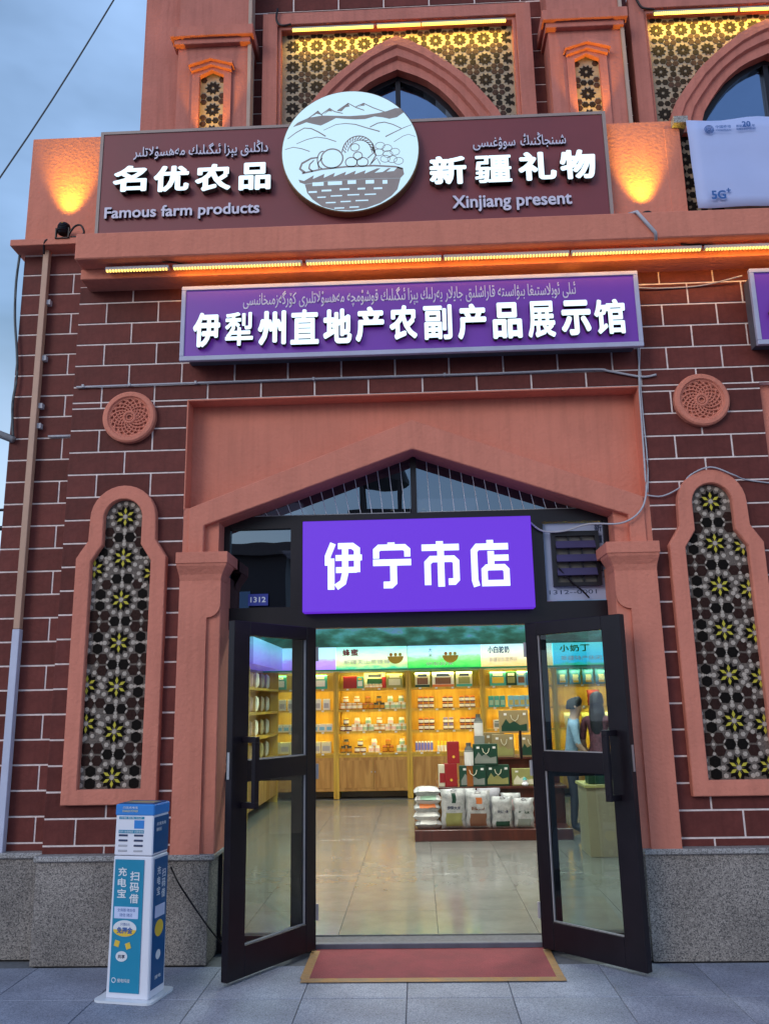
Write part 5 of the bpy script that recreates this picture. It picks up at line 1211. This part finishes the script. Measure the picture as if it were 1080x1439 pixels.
o = link('ornament', MB().lathe([(.03, 0, WHITEP), (.045, .02, WHITEP), (.025, .05, WHITEP), (.03, .07, TEALB), (.01, .10, WHITEP)], 14).mesh('ornament'), None, (1.27, 4.93, .586)); tag(o, 'small white figurine bottle in front of the olive box', 'ornament')
ct = MB().box(1.72, 2.7, 3.4, 3.9, .02, .70, mat('cream_counter', (.36, .31, .20), .4, .05)).box(1.70, 2.72, 3.38, 3.92, .70, .73, YELB).build('counter', bevel=.003); tag(ct, 'cream counter with a yellow top behind the right door', 'counter')
carton('green_crate', 1.42, 1.62, .731, .15, .2, GRNB, LABW, 'green box standing on the cream counter', 'box', None, y=3.45)
bpy.data.objects['green_crate'].location.x = 1.86

# people ------------------------------------------------------
def person(x, y, rz, top, trousers, hair_long, label, h=1.66, arm=0.0, lean=0.0):
    e = empty('person', (x, y, .021), rz, label=label, cat='person')
    s = h/1.70
    J = {'pel': (0, 0, .93, .125, .095), 'bel': (0, -.01, 1.05, .118, .09), 'che': (0, -.01-lean, 1.28, .145, .10), 'nk': (0, -lean*1.2, 1.43, .062, .058), 'hd0': (0, -.02-lean*1.4, 1.50, .06, .065), 'hd': (0, -.025-lean*1.5, 1.585, .080, .098), 'top': (0, -.015-lean*1.5, 1.665, .05, .06),
         'shl': (-.165, -lean, 1.375, .058, .055), 'ell': (-.215, -.02-lean+arm*-.08, 1.11, .042, .042), 'wrl': (-.20, -.12-lean-arm*.16, .90+arm*.16, .030, .026), 'hal': (-.19, -.16-lean-arm*.2, .83+arm*.2, .034, .018),
         'shr': (.165, -lean, 1.375, .058, .055), 'elr': (.215, -.02-lean, 1.11, .042, .042), 'wrr': (.20, -.12-lean-arm*.2, .92+arm*.22, .030, .026), 'har': (.185, -.17-lean-arm*.24, .86+arm*.26, .034, .018),
         'hpl': (-.088, 0, .86, .098, .098), 'knl': (-.095, -.015, .48, .062, .062), 'anl': (-.10, .02, .09, .042, .045), 'ftl': (-.105, -.13, .035, .042, .030),
         'hpr': (.088, 0, .86, .098, .098), 'knr': (.095, -.015, .48, .062, .062), 'anr': (.10, .02, .09, .042, .045), 'ftr': (.105, -.13, .035, .042, .030)}
    E_ = [('pel', 'bel'), ('bel', 'che'), ('che', 'nk'), ('nk', 'hd0'), ('hd0', 'hd'), ('hd', 'top'), ('che', 'shl'), ('shl', 'ell'), ('ell', 'wrl'), ('wrl', 'hal'), ('che', 'shr'), ('shr', 'elr'), ('elr', 'wrr'), ('wrr', 'har'), ('pel', 'hpl'), ('hpl', 'knl'), ('knl', 'anl'), ('anl', 'ftl'), ('pel', 'hpr'), ('hpr', 'knr'), ('knr', 'anr'), ('anr', 'ftr')]
    ks = list(J); me = bpy.data.meshes.new('body'); me.from_pydata([tuple(c*s for c in J[k][:3]) for k in ks], [(ks.index(a), ks.index(b_)) for a, b_ in E_], [])
    o = bpy.data.objects.new('body', me); S.collection.objects.link(o)
    md = o.modifiers.new('skin', 'SKIN'); sv = me.skin_vertices[0].data
    for i, k_ in enumerate(ks): sv[i].radius = (J[k_][3]*s, J[k_][4]*s); sv[i].use_root = (k_ == 'pel')
    ss = o.modifiers.new('sub', 'SUBSURF'); ss.levels = 2; ss.render_levels = 2
    m2 = bpy.data.meshes.new_from_object(o.evaluated_get(bpy.context.evaluated_depsgraph_get())); bpy.data.objects.remove(o)
    m2.materials.clear()
    for mt in (SKIN, top, trousers, LB_): m2.materials.append(mt)
    for p in m2.polygons:
        c = p.center/s; p.use_smooth = True
        p.material_index = 3 if c.z < .09 else 2 if c.z < .93 and abs(c.x) < .175 else 1 if (c.z < 1.425 and not (abs(c.x) > .17 and c.z < 1.12)) else 0
    bo = link('body', m2, e)
    # face
    fz = 1.585*s; fy = (-.025-lean*1.5-.098)*s
    MB().lathe([(.012, 0, SKIN), (.009, .022, SKIN), (.003, .032, SKIN)], 8, M=Matrix.Translation((0, fy+.012, fz-.022)) @ Matrix.Rotation(R(75), 4, 'X')).build('nose', e, smooth=True)
    for q in (-1, 1):
        MB().lathe([(.009, 0, LB_), (.006, .003, LB_)], 8, M=Matrix.Translation((q*.030, fy+.010, fz+.006)) @ Matrix.Rotation(R(90), 4, 'X')).build('eye', e)
        MB().lathe([(.018, 0, SKIN), (.016, .010, SKIN), (.008, .014, SKIN)], 8, M=Matrix.Translation((q*.072, fy+.10, fz)) @ Matrix.Rotation(R(90*q), 4, 'Y')).build('ear', e)
    MB().box(-.020, .020, fy+.012, fy+.020, fz-.052, fz-.045, plain('lip_%s' % id(e), (.40, .12, .10))).build('mouth', e)
    # hair: a cap, and for long hair a fall down the back
    hm = MB(); nu, nv = 16, 8
    zlow = -.15 if hair_long else -.4
    rings = []
    for j in range(nv+1):
        ph = math.pi/2-(math.pi/2+R(28))*j/nv
        rings.append((math.cos(ph), math.sin(ph)))
    for (c_, sn) in rings:
        for i in range(nu):
            a = 2*math.pi*i/nu; front = max(0, -math.sin(a)); lift = .055*front*c_
            hm.v.append((.090*s*c_*math.cos(a), (-.015-lean*1.5)*s+.108*s*c_*math.sin(a)+.012*s, fz+.022*s+.098*s*sn+lift*s-.03*s*(1-front)*(c_ > .95)))
    if hair_long:
        for dz, sc_ in ((-.10, 1.02), (-.20, 1.1), (-.32, 1.1), (-.42, .8)):
            for i in range(nu):
                a = 2*math.pi*i/nu; hm.v.append((.095*s*sc_*math.cos(a), (-.015-lean*1.5)*s+.03*s+max(-.01, .095*math.sin(a))*s*sc_, fz+dz*s))
    nr = nv+1+(4 if hair_long else 0)
    for j in range(nr-1):
        for i in range(nu): hm.f.append([j*nu+i, j*nu+(i+1) % nu, (j+1)*nu+(i+1) % nu, (j+1)*nu+i]); hm.m.append(hm.mi(HAIR))
    hm.build('hair', e, smooth=True)
    # fingers
    for q, hk in ((-1, 'hal'), (1, 'har')):
        hx, hy, hz = (c*s for c in J[hk][:3]); fg = MB()
        for i in range(4):
            xx = hx+(i-1.5)*.016*s; Lq = (.060, .072, .068, .052)[i]*s
            fg.tube([(xx, hy, hz), (xx, hy-.028*s, hz-Lq*.5), (xx, hy-.020*s, hz-Lq)], [.008, .0075, .006], SKIN, 6)
        fg.tube([(hx-q*.02, hy+.0, hz+.01), (hx-q*.042, hy-.02, hz-.012), (hx-q*.042, hy-.028, hz-.038)], [.009, .008, .007], SKIN, 6)
        fg.build('fingers', e, smooth=True)
    return e
person(1.87, 5.05, R(80), LBLUE, DENIM, False, 'person in a light blue shirt facing right behind the right door', 1.60, .35, .05)
person(2.20, 4.95, R(155), PLAID, DENIM, True, 'person with long dark hair and maroon shirt behind the right door', 1.66, .1, .02)
person(2.56, 5.3, R(-20), WHITEC, DENIM, False, 'person in a white shirt at right behind the right door', 1.60, .3, .0)

# ceiling lamps
for i, (x, y) in enumerate([(-1.3, 1.8), (.3, 1.8), (1.9, 1.8), (-1.3, 4.2), (.3, 4.2), (2.2, 4.2), (-1.3, 6.6), (.5, 6.6), (2.4, 6.6)]):
    e = empty('ceiling_lamp', (x, y, ZC-.001), label='square ceiling lamp, %s across the %s row from the door' % (ORD[i % 3], ORD[i//3]), cat='ceiling lamp', group='ceiling lamps in the shop')
    MB().box(-.3, .3, -.3, .3, -.03, 0, WHITEP).build('lamp_housing', e)
    MB().box(-.28, .28, -.28, .28, -.034, -.031, glow('lamp_diffuser', (1, .97, .9), 2.0) if i == 0 else MATS['lamp_diffuser']).build('diffuser', e)
    area('ceiling_light', (0, 0, -.04), (0, 0, -1), .55, .55, 21, (.93, .97, .88), e, 150)
for i, (x, lb_) in enumerate(((-.165, 'left'), (.07, 'right'))):
    e = MB().lathe([(.022, 0, BLACK), (.022, .02, BLACK)], 12, c=(x, D+.12, 2.99)).lathe([(.014, .021, glow('tiny_lamp_%d' % i, (1, .75, .35), 6)), (.010, .034, MATS['tiny_lamp_%d' % i])], 12, c=(x, D+.12, 2.99)).build('spot_lamp'); tag(e, 'tiny warm lamp glowing behind the %s pane of the pointed transom' % lb_, 'lamp')

for o in bpy.data.objects:
    if o.get('label') and not 4 <= len(o['label'].replace(',', ' ').split()) <= 16: print('LABEL', o.name, o['label'])
